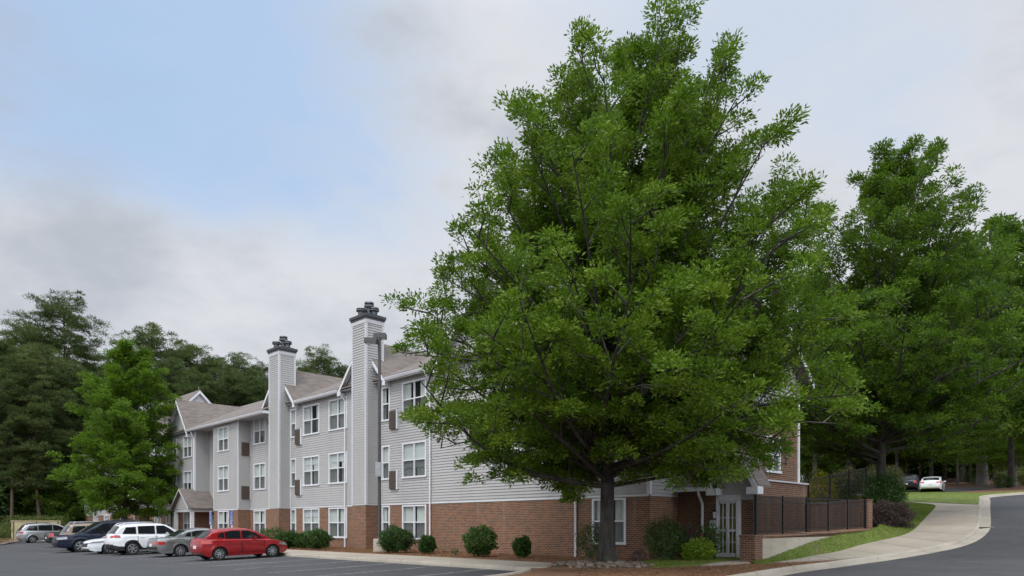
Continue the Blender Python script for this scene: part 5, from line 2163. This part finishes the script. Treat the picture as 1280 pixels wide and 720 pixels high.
while cnt < 170 and tries < 6000:
    tries += 1
    a = srng.uniform(0, 2 * math.pi)
    rr = srng.uniform(.45, 1.55) ** 1.0
    X = OAK.x + 1.15 * rr * math.cos(a) - .15
    Y = OAK.y + 1.0 * rr * math.sin(a) - .1
    s = srng.uniform(.055, .13)
    if any((X - q[0]) ** 2 + (Y - q[1]) ** 2 < ((s + q[2]) * .78) ** 2 for q in placed):
        continue
    if X + Y - 24 < .6 and Y - X > 20.0:
        continue
    placed.append((X, Y, s))
    o = link('river_stone', stone_meshes[cnt % 6])
    h = .14 * max(0, 1 - (rr / 1.7) ** 2)
    o.location = (X, Y, zg(X, Y) + .13 + h + s * .12)
    o.rotation_euler = (srng.uniform(-.3, .3), srng.uniform(-.3, .3), srng.uniform(0, 6.28))
    o.scale = (s * 1.15, s * 1.15, s)
    tag(o, "rounded tan stone in the ring around the big oak's trunk", 'stone', 'stones around the oak')
    cnt += 1
# the little mound they lie on
m = MB()
N, K = 28, 8
for i in range(K + 1):
    rr = 1.75 * i / K
    for j in range(N):
        a = 2 * math.pi * j / N
        X, Y = OAK.x + 1.15 * rr * math.cos(a) - .15, OAK.y + rr * math.sin(a) - .1
        m.v.append((X, Y, zg(X, Y) + .118 + .14 * max(0, 1 - (rr / 1.7) ** 2) - (.02 if i == K else 0)))
for i in range(K):
    for j in range(N):
        m.f.append((i * N + j, (i + 1) * N + j, (i + 1) * N + (j + 1) % N, i * N + (j + 1) % N))
        m.mi.append(0)
tag(m.build('tree_mound', 'pine_straw', smooth=True), kind='structure')

# ------------------------------------------------------------------ shrubs
def shrub(name, loc, rx, ry, h, mat, label, n=1500, L=.10, W=.05, seed=0, group=None, cat='shrub', flowers=None, box=0.0, base=.08):
    rng = np.random.default_rng(seed + 100)
    t_ = thing(name, loc, 0, label, cat, group)
    # lumpy volume
    u = rng.normal(size=(n, 3))
    u = norm(u)
    if box:
        mx = np.max(np.abs(u), axis=1, keepdims=True)
        u = u * (1 - box) + u / mx * box
    lump = 1 + .16 * np.sin(u[:, 0] * 5 + seed) * np.cos(u[:, 1] * 4 + seed * 2) + .12 * np.sin(u[:, 2] * 7 + u[:, 0] * 6 + seed)
    lump += rng.choice([0, 0, 0, .12], n) * rng.random(n)
    rad = rng.uniform(.25, 1.0, n) ** .45 * lump
    P = u * rad[:, None] * np.array([rx, ry, h * .5]) + np.array([0, 0, h * .52])
    P[:, 2] = np.where(P[:, 2] < base, base + rng.random(n) * h * .3, P[:, 2])
    d = u * .35 + rng.normal(size=(n, 3)) * .8 + np.array([0, 0, .25])
    me = quads_mesh('foliage', leaf_quads(P, d, L, W, rng), mat)
    link('foliage', me, t_)
    m = MB()
    for k in range(7):
        a = rng.uniform(0, 6.28)
        r_ = rng.uniform(.3, .75)
        m.tube([(0.04 * math.cos(a), .04 * math.sin(a), -.05), (rx * r_ * .5 * math.cos(a), ry * r_ * .5 * math.sin(a), h * .35), (rx * r_ * math.cos(a), ry * r_ * math.sin(a), h * .72)], [.022, .014, .006], 5)
    m.build('stem', 'grey_bark', t_)
    if flowers:
        fm, nf = flowers
        idx = rng.choice(np.nonzero(P[:, 2] > h * .45)[0], nf)
        Q = P[idx] + u[idx] * .05
        rep = 5
        Q = np.repeat(Q, rep, 0)
        me = quads_mesh('blossom', leaf_quads(Q, rng.normal(size=Q.shape) + [0, 0, .4], .07, .05, rng), fm)
        link('blossom', me, t_)
    return t_
def bed_at(px, s):
    k = (px - 640) / F
    Y = s / (1 + k)
    X = k * Y
    return Vector((X, Y, zg(X, Y) + .12))
SB = [  # pixel column, s, half width, height, label
    (361, 29.6, .95, 1.15, 'low spreading green shrub by the brick wall just beyond the red hatchback'),
    (378, 30.3, .72, 1.0, 'small green shrub between two larger shrubs under the windows left of the nearer chimney'),
    (397, 30.0, 1.02, 1.35, 'rounded green shrub under the window left of the nearer chimney'),
    (495, 30.0, 1.10, 1.55, 'bushy green shrub between the lamp post base and the white downspout'),
    (534, 30.6, .52, 1.0, 'small narrow shrub in front of the white downspout beside the wide window'),
    (600, 30.2, .95, 1.55, 'large rounded shrub in front of the blank brick wall'),
    (653, 30.8, .46, 1.0, 'small upright shrub before the blank brick wall, between large shrub and downspout'),
]
for i, (px, s, r_, h, lab) in enumerate(SB):
    shrub('green_shrub', bed_at(px, s), r_ * .80, r_ * .72, h * .85, 'leaf_holly', lab, int(2600 + 3600 * r_), .10, .055, i, 'shrubs along the brick wall')
shrub('green_shrub', bed_at(340, 30.4), 1.0, .8, 1.2, 'leaf_holly', 'dark green shrub behind the nose of the red hatchback', 2600, .10, .055, 31, 'shrubs along the brick wall')
shrub('seedling', bed_at(568.5, 30.4), .18, .18, .32, 'leaf_holly', 'tiny seedling in the pine straw left of the large rounded shrub', 160, .08, .03, 9, cat='seedling')
shrub('rose_bush', bed_at(738, 31.2), .55, .5, 1.45, 'leaf_holly', 'dark rose bush with a few red blooms beside the oak trunk', 1500, .09, .045, 12, flowers=('petal_red', 6))
shrub('low_plant', bed_at(799, 30.6), .33, .3, .45, 'leaf_purple', 'low grey purple plant in the bed right of the oak trunk', 500, .09, .02, 13, cat='plant')
big_rose = shrub('rose_bush', bed_at(832, 33.2), .82, .75, 1.55, 'leaf_holly', 'large dark rose bush with reddish tips at the brick corner', 3200, .09, .05, 14)
tips = shrub('rose_tips', bed_at(830, 33.3) + Vector((0, 0, .75)), .75, .6, 1.0, 'leaf_redtip', 'reddish new shoots on top of the large dark rose bush', 700, .10, .03, 15, flowers=('petal_red', 7), cat='shoots')
for ch in list(tips.children):          # the new shoots belong to the bush they grow on
    if ch.name.startswith('stem'):
        bpy.data.objects.remove(ch)
        continue
    ch.location = tips.location - big_rose.location
    ch.parent = big_rose
    if ch.name.startswith('foliage'):
        ch.name = 'new_shoots'
bpy.data.objects.remove(tips)
shrub('purple_shrub', bed_at(862, 34.3), .55, .5, 1.45, 'leaf_purple', 'dark purple leaved shrub between the rose bush and the lime shrub', 1300, .09, .045, 16)
shrub('lime_shrub', bed_at(873, 33.7), .62, .55, .85, 'leaf_lime', 'bright lime green shrub left of the glass door', 2000, .085, .05, 17)
shrub('rose_bush', bed_at(886, 34.9), .50, .45, 1.45, 'leaf_holly', 'dark rose bush close against the left side of the glass door', 1500, .09, .045, 18, flowers=('petal_red', 5))
shrub('lime_shrub', bed_at(866, 33.5), .40, .35, .5, 'leaf_lime', 'low lime shrub at the foot of the taller lime shrub', 900, .085, .05, 19)
# hill side of the court
def hill_at(px, Y, off=.10):
    k = (px - 640) / F
    return Vector((k * Y, Y, zg(k * Y, Y) + off))
shrub('hedge_shrub', hill_at(1107, 38.5), 1.0, 1.15, 2.75, 'leaf_holly', 'tall dark green hedge shrub under the second oak by the brick pillar', 9000, .11, .06, 20)
shrub('hedge_shrub', hill_at(1091, 38.2), .6, .6, 2.3, 'leaf_holly', 'narrow dark shrub between the brick pillar and the tall hedge shrub', 2200, .11, .06, 27)
shrub('purple_shrub', hill_at(1112, 36.4), 1.15, .75, 1.45, 'leaf_purple', 'low purple leaved shrub in front of the tall dark hedge shrub', 11000, .085, .045, 21, box=.35)
shrub('yellow_shrub', hill_at(1026, 39.5), .9, .85, 3.3, 'leaf_yellow', 'yellow leaved shrub on the slope above the court', 3000, .11, .06, 22)
shrub('yellow_shrub', hill_at(1062, 42.0), .9, .8, 1.6, 'leaf_lime', 'yellow green shrub beside the small red sign', 2400, .10, .05, 23)
for i, (px, Y, r_, h, lab) in enumerate([(1046, 42.5, 1.2, 2.3, 'dark shrub behind the upper iron fence, nearest the yellow shrub'), (1084, 44, 1.2, 2.4, 'dark shrub to the right of the small red sign'), (1010, 42.5, 1.0, 2.0, 'dark shrub against the end of the brick wing')]):
    shrub('dark_shrub', hill_at(px, Y), r_, r_, h, 'leaf_holly', lab, 3400, .11, .06, 40 + i, 'shrubs behind the court')
for i, (px, Y, lab) in enumerate([(1058, 50, 'pinkish shrub at the back of the slope, left of the second oak'), (1088, 50, 'pinkish shrub just left of the second oak trunk'), (1112, 50, 'pinkish shrub just right of the second oak trunk')]):
    shrub('pink_shrub', hill_at(px, Y), 1.0, 1.2, 2.6, 'leaf_pink', lab, 4200, .11, .05, 50 + i, 'pinkish shrubs above the court')
for i, (px, Y, r_, h, lab) in enumerate([(1254, 72, .95, 1.35, 'rounded green shrub at the edge of the road on the hill'), (1285, 74, 1.0, 1.4, 'rounded yellow green shrub at the right edge beside the road'),
                                        (1264, 92, 1.9, 1.7, 'clipped lime hedge beyond the hilltop road'), (1285, 93, 1.8, 1.9, 'clipped lime hedge at the right edge of the picture'), (1218, 88, 1.4, 1.4, 'low dark shrub left of the thick grey trunk')]):
    shrub('round_shrub', hill_at(px, Y), r_, r_, h, 'leaf_holly' if i in (0, 4) else 'leaf_hedge', lab, 2400, .12, .06, 60 + i)
shrub('clipped_hedge', hill_at(-37, 62), 3.0, 1.5, 1.85, 'leaf_hedge', 'clipped pale green hedge at the far left edge', 7000, .13, .07, 70, box=.75, cat='hedge')
for j, (px, Y) in enumerate([(26, 80), (58, 80)]):
    shrub('clipped_hedge', hill_at(px, Y), 2.4, 1.0, 2.45, 'leaf_hedge', ['clipped hedge top showing above the tan enclosure, at its left end', 'clipped hedge top showing above the tan enclosure, behind the minivan'][j], 4000, .13, .07, 71 + j, box=.8, cat='hedge')
# ------------------------------------------------------------------ trees
def tree_meshes(seed, H, tr, h0, prof, nlimb, nsec, ntwig, nleaf, L, W, mats, elev=(8, 68), lean=(0, 0), fork=.93, sag=.12, twigr=.38, secl=.36, keep=None, leafup=.3, flare=1.5, spread=.17, zbias=.8, tipoff=(0, 0), puff=0.0):
    """prof: list of (height, radius). Returns trunk mesh and crown mesh, base at the origin."""
    rng = np.random.default_rng(seed)
    hs = np.array([p[0] for p in prof], float)
    rs = np.array([p[1] for p in prof], float)
    wood = MB()
    def axis(h):
        t_ = h / H
        return np.array([lean[0] * t_ ** 1.5 + .10 * math.sin(t_ * 7 + seed), lean[1] * t_ ** 1.5 + .10 * math.cos(t_ * 5 + seed), h])
    n = 12
    top = H * fork
    pts = [axis(top * i / n) for i in range(n + 1)]
    rad = [max(.03, tr * (1 - .93 * (i / n) ** .85)) for i in range(n + 1)]
    rad[0] *= flare
    pts.insert(1, axis(min(.5, top / n * .4)))
    rad.insert(1, tr * 1.06)
    pts[0] = pts[0] - np.array([0, 0, .25])
    wood.tube([Vector(p) for p in pts], rad, 12)
    tw_p, tw_d = [], []
    # limbs, spread over the profile by area
    zs = np.linspace(hs[0], hs[-1], 200)
    wts = np.interp(zs, hs, rs) ** zbias + .05
    cum = np.cumsum(wts) / wts.sum()
    ga = 2.399963
    for i in range(nlimb):
        zt = float(np.interp((i + rng.uniform(.2, .8)) / nlimb, cum, zs))
        rt = float(np.interp(zt, hs, rs))
        f = (zt - hs[0]) / (hs[-1] - hs[0])
        el = R(elev[0] + (elev[1] - elev[0]) * f ** .8 + rng.normal() * 6)
        reach = rng.choice([1, 1, 1, 1, .75, .55]) * rng.uniform(.84, 1.07)
        rt *= reach
        a = ga * i + rng.normal() * .35
        hb = max(h0, zt - rt * math.tan(el))
        hb = min(hb, top * .97, zt - .05)
        B = axis(hb)
        T = axis(zt)
        tf = float(np.interp(zt / H, [0, .25, .42, .62, 1], [0, 1, 1, .1, .1]))
        T = np.array([T[0] + rt * math.cos(a) + tipoff[0] * tf, T[1] + rt * math.sin(a) + tipoff[1] * tf, zt])
        d = T - B
        Ld = np.linalg.norm(d)
        if Ld < .3:
            continue
        M = 6
        wob = rng.normal(size=3) * .04 * Ld
        lp = []
        for k in range(M + 1):
            t_ = k / M
            q = B + d * t_ + wob * math.sin(math.pi * t_)
            q[2] += (sag if el > R(20) else -sag * .5) * Ld * math.sin(math.pi * t_) * (-.5 if el > R(20) else -1)
            lp.append(q)
        r0 = min(tr * .36, .012 + .0125 * Ld * (tr / .33) ** .5)
        wood.tube([Vector(q) for q in lp], [r0 * (1 - .85 * (k / M)) for k in range(M + 1)], 6, cap=False)
        lpA = np.array(lp)
        lp_t = np.linspace(0, 1, M + 1)
        dn = d / Ld
        for j in range(nsec):
            t_ = .16 + .84 * (j + rng.random()) / nsec
            q = np.array([np.interp(t_, lp_t, lpA[:, c]) for c in range(3)])
            rv = rng.normal(size=3)
            rv[2] = rv[2] * .45 + .12 + .5 * f
            rv -= dn * rv.dot(dn) * .7
            sd_ = rv / np.linalg.norm(rv) * (.9 - .28 * f) + dn * rng.uniform(.3, 1.0) + np.array([0, 0, .15 + .35 * f])
            sd_ /= np.linalg.norm(sd_)
            sl = ((secl - .10 * f) * Ld * (1.08 - .62 * t_) + .25) * rng.uniform(.6, 1.15)
            sl = min(sl, 2.8 * H / 20)
            e = q + sd_ * sl
            wood.tube([Vector(q), Vector((q + e) / 2 + rng.normal(size=3) * .05 * sl), Vector(e)], [max(.008, r0 * .34), max(.006, r0 * .2), .005], 4, cap=False)
            for m_ in range(ntwig):
                u_ = .25 + .75 * (m_ + rng.random()) / ntwig
                tp = q + sd_ * sl * u_
                td = sd_ * .8 + rng.normal(size=3) * .6 + np.array([0, 0, leafup])
                td /= np.linalg.norm(td)
                tw_p.append(tp + td * twigr * rng.uniform(.1, 1.0))
                tw_d.append(td)
    tw_p = np.array(tw_p)
    tw_d = np.array(tw_d)
    if keep is not None:
        k_ = keep(tw_p)
        tw_p, tw_d = tw_p[k_], tw_d[k_]
    NT_ = len(tw_p)
    P = np.repeat(tw_p, nleaf, 0)
    D = np.repeat(tw_d, nleaf, 0)
    if puff:
        pr_ = np.repeat(puff * rng.uniform(.6, 1.3, NT_), nleaf, 0)[:, None]
        uu = norm(rng.normal(size=P.shape))
        uu[:, 2] = np.where(uu[:, 2] < -.35, -uu[:, 2], uu[:, 2])
        off_ = uu * pr_ * rng.uniform(.45, 1.05, (len(P), 1)) * np.array([1, 1, .62]) + rng.normal(size=P.shape) * .05
    else:
        off_ = rng.normal(size=P.shape) * spread * np.array([1, 1, .75])
    P = P + off_
    D = D * .45 + norm(off_) * .75 + rng.normal(size=D.shape) * .3
    Q = leaf_quads(P, D, L, W, rng, .12)
    tm = wood.mesh('trunk', mats[0], True)
    cm_ = quads_mesh('crown', Q, mats[1])
    return tm, cm_
def tree(name, loc, tm, cm_, label, cat='tree', group=None, rz=0.0, scale=1.0):
    t_ = thing(name, loc, rz, label, cat, group)
    t_.scale = (scale, scale, scale)
    link('trunk', tm, t_)
    link('crown', cm_, t_)
    return t_
# the big oak. No leaf inside the building.
ue, ne = Vector((-.70711, .70711, 0)), Vector((-.70711, -.70711, 0))
def oak_keep(P):
    W_ = P + np.array(OAK)
    rel = W_ - np.array(C0)
    v = rel @ np.array(ne)
    u = rel @ np.array(ue)
    inside = (v < .55) & (v > -15) & (u > -4) & (W_[:, 2] < 10.3 + .47 * np.clip(-v, 0, 7))
    return ~inside
OAKH = 17.9
oprof = [(2.8, 4.2), (3.6, 5.8), (4.8, 6.7), (6.2, 7.15), (7.8, 6.9), (9.6, 6.3), (11.6, 5.7), (13.3, 5.0), (15.0, 4.2), (16.3, 3.2), (17.3, 2.1), (17.9, .9)]
tm, cm_ = tree_meshes(33, OAKH, .285, 2.7, oprof, 185, 9, 3, 112, .15, .056, ('oak_bark', 'leaf_oak'), elev=(-6, 62), lean=(1.0, 0), tipoff=(.55, -.3), twigr=.25, keep=oak_keep, puff=.36)
tree('oak_tree', OAK, tm, cm_, 'big spreading oak in front of the hotel, standing in a ring of stones', 'oak tree')
# the second oak, by the fence
k = (1100 - 640) / F
O2 = Vector((k * 40, 40, zg(k * 40, 40) + .1))
oprof2 = [(4.2, 4.6), (5.3, 6.8), (6.8, 8.2), (9.0, 8.6), (11.5, 7.2), (14.0, 5.9), (16.5, 4.6), (18.5, 3.3), (20.3, 1.9), (21.3, .8)]
tm2, cm2 = tree_meshes(9, 21.2, .29, 3.1, oprof2, 120, 9, 3, 80, .20, .072, ('oak_bark', 'leaf_oak_far'), elev=(4, 60), lean=(1.3, 0), twigr=.3, puff=.42)
tree('oak_tree', O2, tm2, cm2, 'second oak rising from the dark hedge right of the brick pillar', 'oak tree')
# the bright young tree in front of the far end of the hotel
k = (157 - 640) / F
Y = 61.0
O3 = Vector((k * Y, Y, zg(k * Y, Y) + .12))
yprof = [(2.2, 3.8), (3.4, 5.0), (5.0, 5.3), (7.0, 4.8), (9.0, 4.6), (11.5, 3.8), (13.8, 2.8), (15.6, 1.7), (17.2, .6)]
tm3, cm3 = tree_meshes(21, 17.4, .20, 1.9, yprof, 92, 8, 3, 60, .25, .09, ('oak_bark', 'leaf_bright'), elev=(-4, 42), twigr=.3, puff=.42)
tree('young_tree', O3, tm3, cm3, 'bright green pyramid shaped tree in front of the far end of the hotel')

# ---- woods: a few shapes, copied
def pine_meshes(seed, H, tr, bare, rmax, ncl=70, narrow=1.0):
    rng = np.random.default_rng(seed)
    wood = MB()
    bend = rng.normal(size=2) * .35
    ax = lambda h: np.array([bend[0] * math.sin(h / H * 2.5), bend[1] * math.sin(h / H * 3.1), h])
    n = 10
    wood.tube([Vector(ax(H * .97 * i / n) - np.array([0, 0, .3 if i == 0 else 0])) for i in range(n + 1)], [tr * (1 - .88 * i / n) * (1.15 if i == 0 else 1) for i in range(n + 1)], 9)
    cp, cr = [], []
    for i in range(ncl):
        f = (i + rng.random()) / ncl
        h = bare + (H - bare) * f
        r_ = rmax * (math.sin(math.pi * min(1, (.10 + .86 * f) ** 1.25)) ** .8 * .9 + .2) * rng.uniform(.45, 1.1) * narrow
        a = 2.4 * i + rng.normal() * .5
        B = ax(h - r_ * rng.uniform(.0, .35))
        T = ax(h) + np.array([r_ * math.cos(a), r_ * math.sin(a), r_ * rng.uniform(-.05, .35)])
        wood.tube([Vector(B), Vector((B + T) / 2 + np.array([0, 0, -.08 * r_])), Vector(T)], [.07, .05, .02], 4, cap=False)
        m_ = max(2, int(r_ * 2.2))
        for j in range(m_):
            t_ = .3 + .7 * (j + rng.random()) / m_
            cp.append(B + (T - B) * t_ + rng.normal(size=3) * .55 * np.array([1, 1, .8]))
            cr.append(rng.uniform(.45, 1.15))
    cp.append(ax(H * .99))
    cr.append(.8)
    cp, cr = np.array(cp), np.array(cr)
    K = 100
    P = np.repeat(cp, K, 0)
    rr = np.repeat(cr, K)[:, None]
    u = norm(rng.normal(size=P.shape))
    u[:, 2] = np.abs(u[:, 2]) * .9 - .25
    P = P + u * rr * rng.uniform(.25, 1, (len(P), 1)) * np.array([1, 1, .85])
    D = u + rng.normal(size=P.shape) * .5 + np.array([0, 0, .5])
    return wood.mesh('trunk', 'pine_bark', True), quads_mesh('crown', leaf_quads(P, D, .42, .065, rng, .1), 'leaf_pine')
PINES = [pine_meshes(1, 31, .30, 9, 5.2, 96), pine_meshes(2, 29, .28, 12, 4.6, 80), pine_meshes(3, 30, .30, 8, 5.8, 104), pine_meshes(5, 27, .26, 12, 5.0, 74)]
WOODS = []
for sd_i, (H, r_, h0) in enumerate([(17, 5.2, 2.6), (20, 6.0, 4.5), (13, 4.6, 1.2)]):
    pr = [(h0 + .6, r_ * .55), (h0 + H * .18, r_ * .92), (H * .5, r_), (H * .72, r_ * .82), (H * .88, r_ * .55), (H, r_ * .15)]
    WOODS.append(tree_meshes(50 + sd_i, H, .22, h0, pr, 44, 6, 3, 30, .46, .19, ('oak_bark', 'leaf_woods'), elev=(4, 58), twigr=.4, puff=.75))
def hill_pt(px, Y):
    k = (px - 640) / F
    return Vector((k * Y, Y, zg(k * Y, Y)))
def top_scale(px, ytop, Y, H):
    z = EYE + (HZ - ytop) / F * Y
    p = hill_pt(px, Y)
    return (z - p.z) / H
PH = [31, 29, 30, 27]
# pines at the far left and behind the hotel: column, row of the top, distance, shape, label
PL = [
    (78, 364, 96, 0, 'tallest pine at the left, its broad top standing clear of the woods'),
    (30, 402, 100, 2, 'tall pine left of the tallest pine at the far left'),
    (-8, 412, 92, 3, 'pine cut by the left edge of the picture'),
    (118, 436, 104, 1, 'pine just right of the tallest pine, behind the bright young tree'),
    (52, 430, 84, 2, None), (14, 446, 82, 0, None), (96, 452, 88, 3, None), (-30, 430, 86, 1, None),
    (196, 404, 122, 2, 'broad pine above the bright young tree, behind the hotel'),
    (166, 432, 118, 1, None), (236, 424, 128, 3, None), (268, 440, 126, 0, None), (300, 438, 120, 2, None), (326, 452, 122, 1, None), (220, 446, 116, 2, None),
    (286, 458, 112, 3, None), (250, 462, 110, 1, None), (318, 466, 114, 0, None),
    (399, 431, 112, 0, 'lone pine top between the two chimneys behind the hotel roof'),
    (378, 452, 116, 3, 'lower pine beside the lone pine between the chimneys'), (421, 452, 114, 2, 'dense pine against the left side of the nearer chimney'),
    (70, 470, 86, 1, None), (120, 490, 92, 0, None), (30, 480, 86, 3, None), (-20, 480, 84, 0, None),
]
prng = random.Random(2)
for px, yt, Y, si, lab in PL:
    s_ = top_scale(px, yt + 9, Y, PH[si])
    tree('pine_tree', hill_pt(px, Y), *PINES[si], lab or 'dark pine among the dense woods behind the far end of the hotel', 'pine tree', 'pines behind the hotel', prng.uniform(0, 6.28), s_)
WH = [17, 20, 13]
# broadleaved trees under and between the pines at the left
WLf = [(-20, 560, 86, 2), (6, 545, 90, 0), (34, 552, 88, 2), (58, 540, 92, 0), (86, 556, 88, 2), (112, 548, 94, 1), (-38, 540, 88, 1), (20, 585, 86, 2), (70, 588, 86, 2), (100, 590, 88, 2), (135, 520, 104, 0), (-5, 520, 88, 1), (45, 510, 92, 1), (92, 512, 98, 1)]
for px, yt, Y, si in WLf:
    tree('woodland_tree', hill_pt(px, Y), *WOODS[si], 'dark broadleaved tree in the dense woods at the far left', 'tree', 'woods at the left', prng.uniform(0, 6.28), top_scale(px, yt, Y, WH[si]))
# right: the big trees behind the second oak and the woods on the hill
WR = [
    (1262, 270, 72, 1, 'tall dark tree behind the second oak at the right edge'),
    (1200, 300, 99, 0, 'tree filling the sky just right of the second oak'),
    (1305, 300, 62, 0, 'leafy tree cut by the right edge of the picture'),
    (1020, 330, 74, 1, None), (1060, 360, 80, 0, None), (1120, 380, 92, 1, None), (1165, 390, 100, 0, None), (1200, 400, 104, 1, None), (1240, 410, 108, 0, None), (1275, 400, 100, 1, None), (1310, 390, 96, 0, None),
    (1085, 470, 108, 2, None), (1135, 480, 112, 0, None), (1180, 485, 116, 1, None), (1225, 470, 118, 2, None), (1262, 480, 120, 0, None), (1295, 470, 116, 1, None),
    (1110, 520, 122, 2, None), (1150, 530, 126, 2, None), (1195, 525, 130, 2, None), (1240, 530, 132, 2, None), (1280, 520, 128, 2, None), (1050, 520, 110, 2, None), (1010, 500, 100, 0, None),
]
for px, yt, Y, si, lab in WR:
    tree('woodland_tree', hill_pt(px, Y), *WOODS[si], lab or 'dark tree in the dense woods on the hill at the right', 'tree', 'woods on the hill', prng.uniform(0, 6.28), top_scale(px, yt, Y, WH[si]))
# thick grey trunk and the low branching tree on the hill
def big_trunk(px, Y, r_, h, label, bark_='grey_bark', crown=1, sc_=1.0, ytop=None):
    p = hill_pt(px, Y)
    t_ = thing('hill_tree', p, prng.uniform(0, 6), label, 'tree')
    m = MB()
    m.tube([(0, 0, -.3), (0, 0, .3), (.02, 0, 1.2), (.05, .02, h * .6), (.12, .05, h)], [r_ * 1.45, r_ * 1.12, r_, r_ * .85, r_ * .6], 14)
    rr = random.Random(int(px))
    for i in range(7):
        a = 6.28 * i / 7
        m.tube([(.08, .03, h * .62 + i * .3), (1.6 * math.cos(a), 1.6 * math.sin(a), h * .8 + i * .3), (3.6 * math.cos(a), 3.6 * math.sin(a), h * .95 + i * .35)], [r_ * .3, r_ * .2, .03], 6)
    m.build('trunk', bark_, t_, True)
    rng = np.random.default_rng(int(px))
    N = 1500
    P = rng.normal(size=(N, 3)) * np.array([2.6, 2.6, .9]) + np.array([0, 0, h * 1.0 + .8])
    P[:, 2] = np.round(P[:, 2] / 1.0) * 1.0 + rng.normal(size=N) * .12
    P = np.repeat(P, 7, 0) + rng.normal(size=(N * 7, 3)) * np.array([.35, .35, .12])
    D = rng.normal(size=P.shape) * np.array([1, 1, .3])
    me = quads_mesh('crown', leaf_quads(P, D, .32, .13, rng), 'leaf_bright' if crown == 1 else 'leaf_woods')
    link('crown', me, t_)
    return t_
big_trunk(1228, 84, .62, 6.2, 'tree with a thick pale grey trunk on the pine straw above the road')
big_trunk(1268, 78, .2, 3.4, 'low tree with level tiers of bright leaves at the right edge of the hill')
big_trunk(1197, 90, .14, 4.4, 'slim pale trunked tree right of the white saloon on the hill')
big_trunk(1212, 100, .22, 5.2, 'dark slim trunked tree just left of the thick grey trunk', 'oak_bark', 0)
# trunks showing in the shade of the woods
for i, (px, Y) in enumerate([(1133, 104), (1150, 118), (1165, 124), (1182, 108), (1206, 122), (1243, 112), (1256, 104), (1270, 118), (1118, 112), (1190, 134), (1100, 102), (1235, 126)]):
    pm = PINES[i % 4]
    tree('pine_tree', hill_pt(px, Y), *pm, 'straight pine trunk rising in the shade of the woods on the hill', 'pine tree', 'pine trunks on the hill', prng.uniform(0, 6.28), .62)
# dense undergrowth closing the woods
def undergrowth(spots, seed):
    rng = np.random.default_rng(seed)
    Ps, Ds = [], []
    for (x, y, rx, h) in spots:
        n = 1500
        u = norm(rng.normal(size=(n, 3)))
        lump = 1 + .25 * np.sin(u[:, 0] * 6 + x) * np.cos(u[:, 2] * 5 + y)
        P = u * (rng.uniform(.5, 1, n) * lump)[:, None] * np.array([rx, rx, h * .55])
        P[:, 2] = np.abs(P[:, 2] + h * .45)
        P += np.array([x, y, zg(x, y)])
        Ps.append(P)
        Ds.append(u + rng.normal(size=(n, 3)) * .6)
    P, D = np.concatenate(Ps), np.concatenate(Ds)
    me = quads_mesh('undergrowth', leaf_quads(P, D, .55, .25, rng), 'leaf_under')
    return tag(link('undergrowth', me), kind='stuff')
sp = []
ur = random.Random(8)
for i in range(34):
    px = -60 + 215 * i / 33
    for Y in (86 + .12 * px, 97 + .12 * px, 108 + .12 * px):
        p = hill_pt(px + ur.uniform(-4, 4), Y + ur.uniform(-2, 2))
        s_u = (p - C0).dot(ue)
        if (p - C0).dot(ne) < 3 and s_u < 84:
            continue
        sp.append((p.x, p.y, ur.uniform(2.2, 3.6), ur.uniform(3.5, 8)))
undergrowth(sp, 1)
sp = []
for i in range(30):
    px = 1020 + 300 * i / 29
    for Y in (128, 140, 152):
        p = hill_pt(px + ur.uniform(-4, 4), Y + ur.uniform(-3, 3))
        sp.append((p.x, p.y, ur.uniform(3.2, 5), ur.uniform(5, 13)))
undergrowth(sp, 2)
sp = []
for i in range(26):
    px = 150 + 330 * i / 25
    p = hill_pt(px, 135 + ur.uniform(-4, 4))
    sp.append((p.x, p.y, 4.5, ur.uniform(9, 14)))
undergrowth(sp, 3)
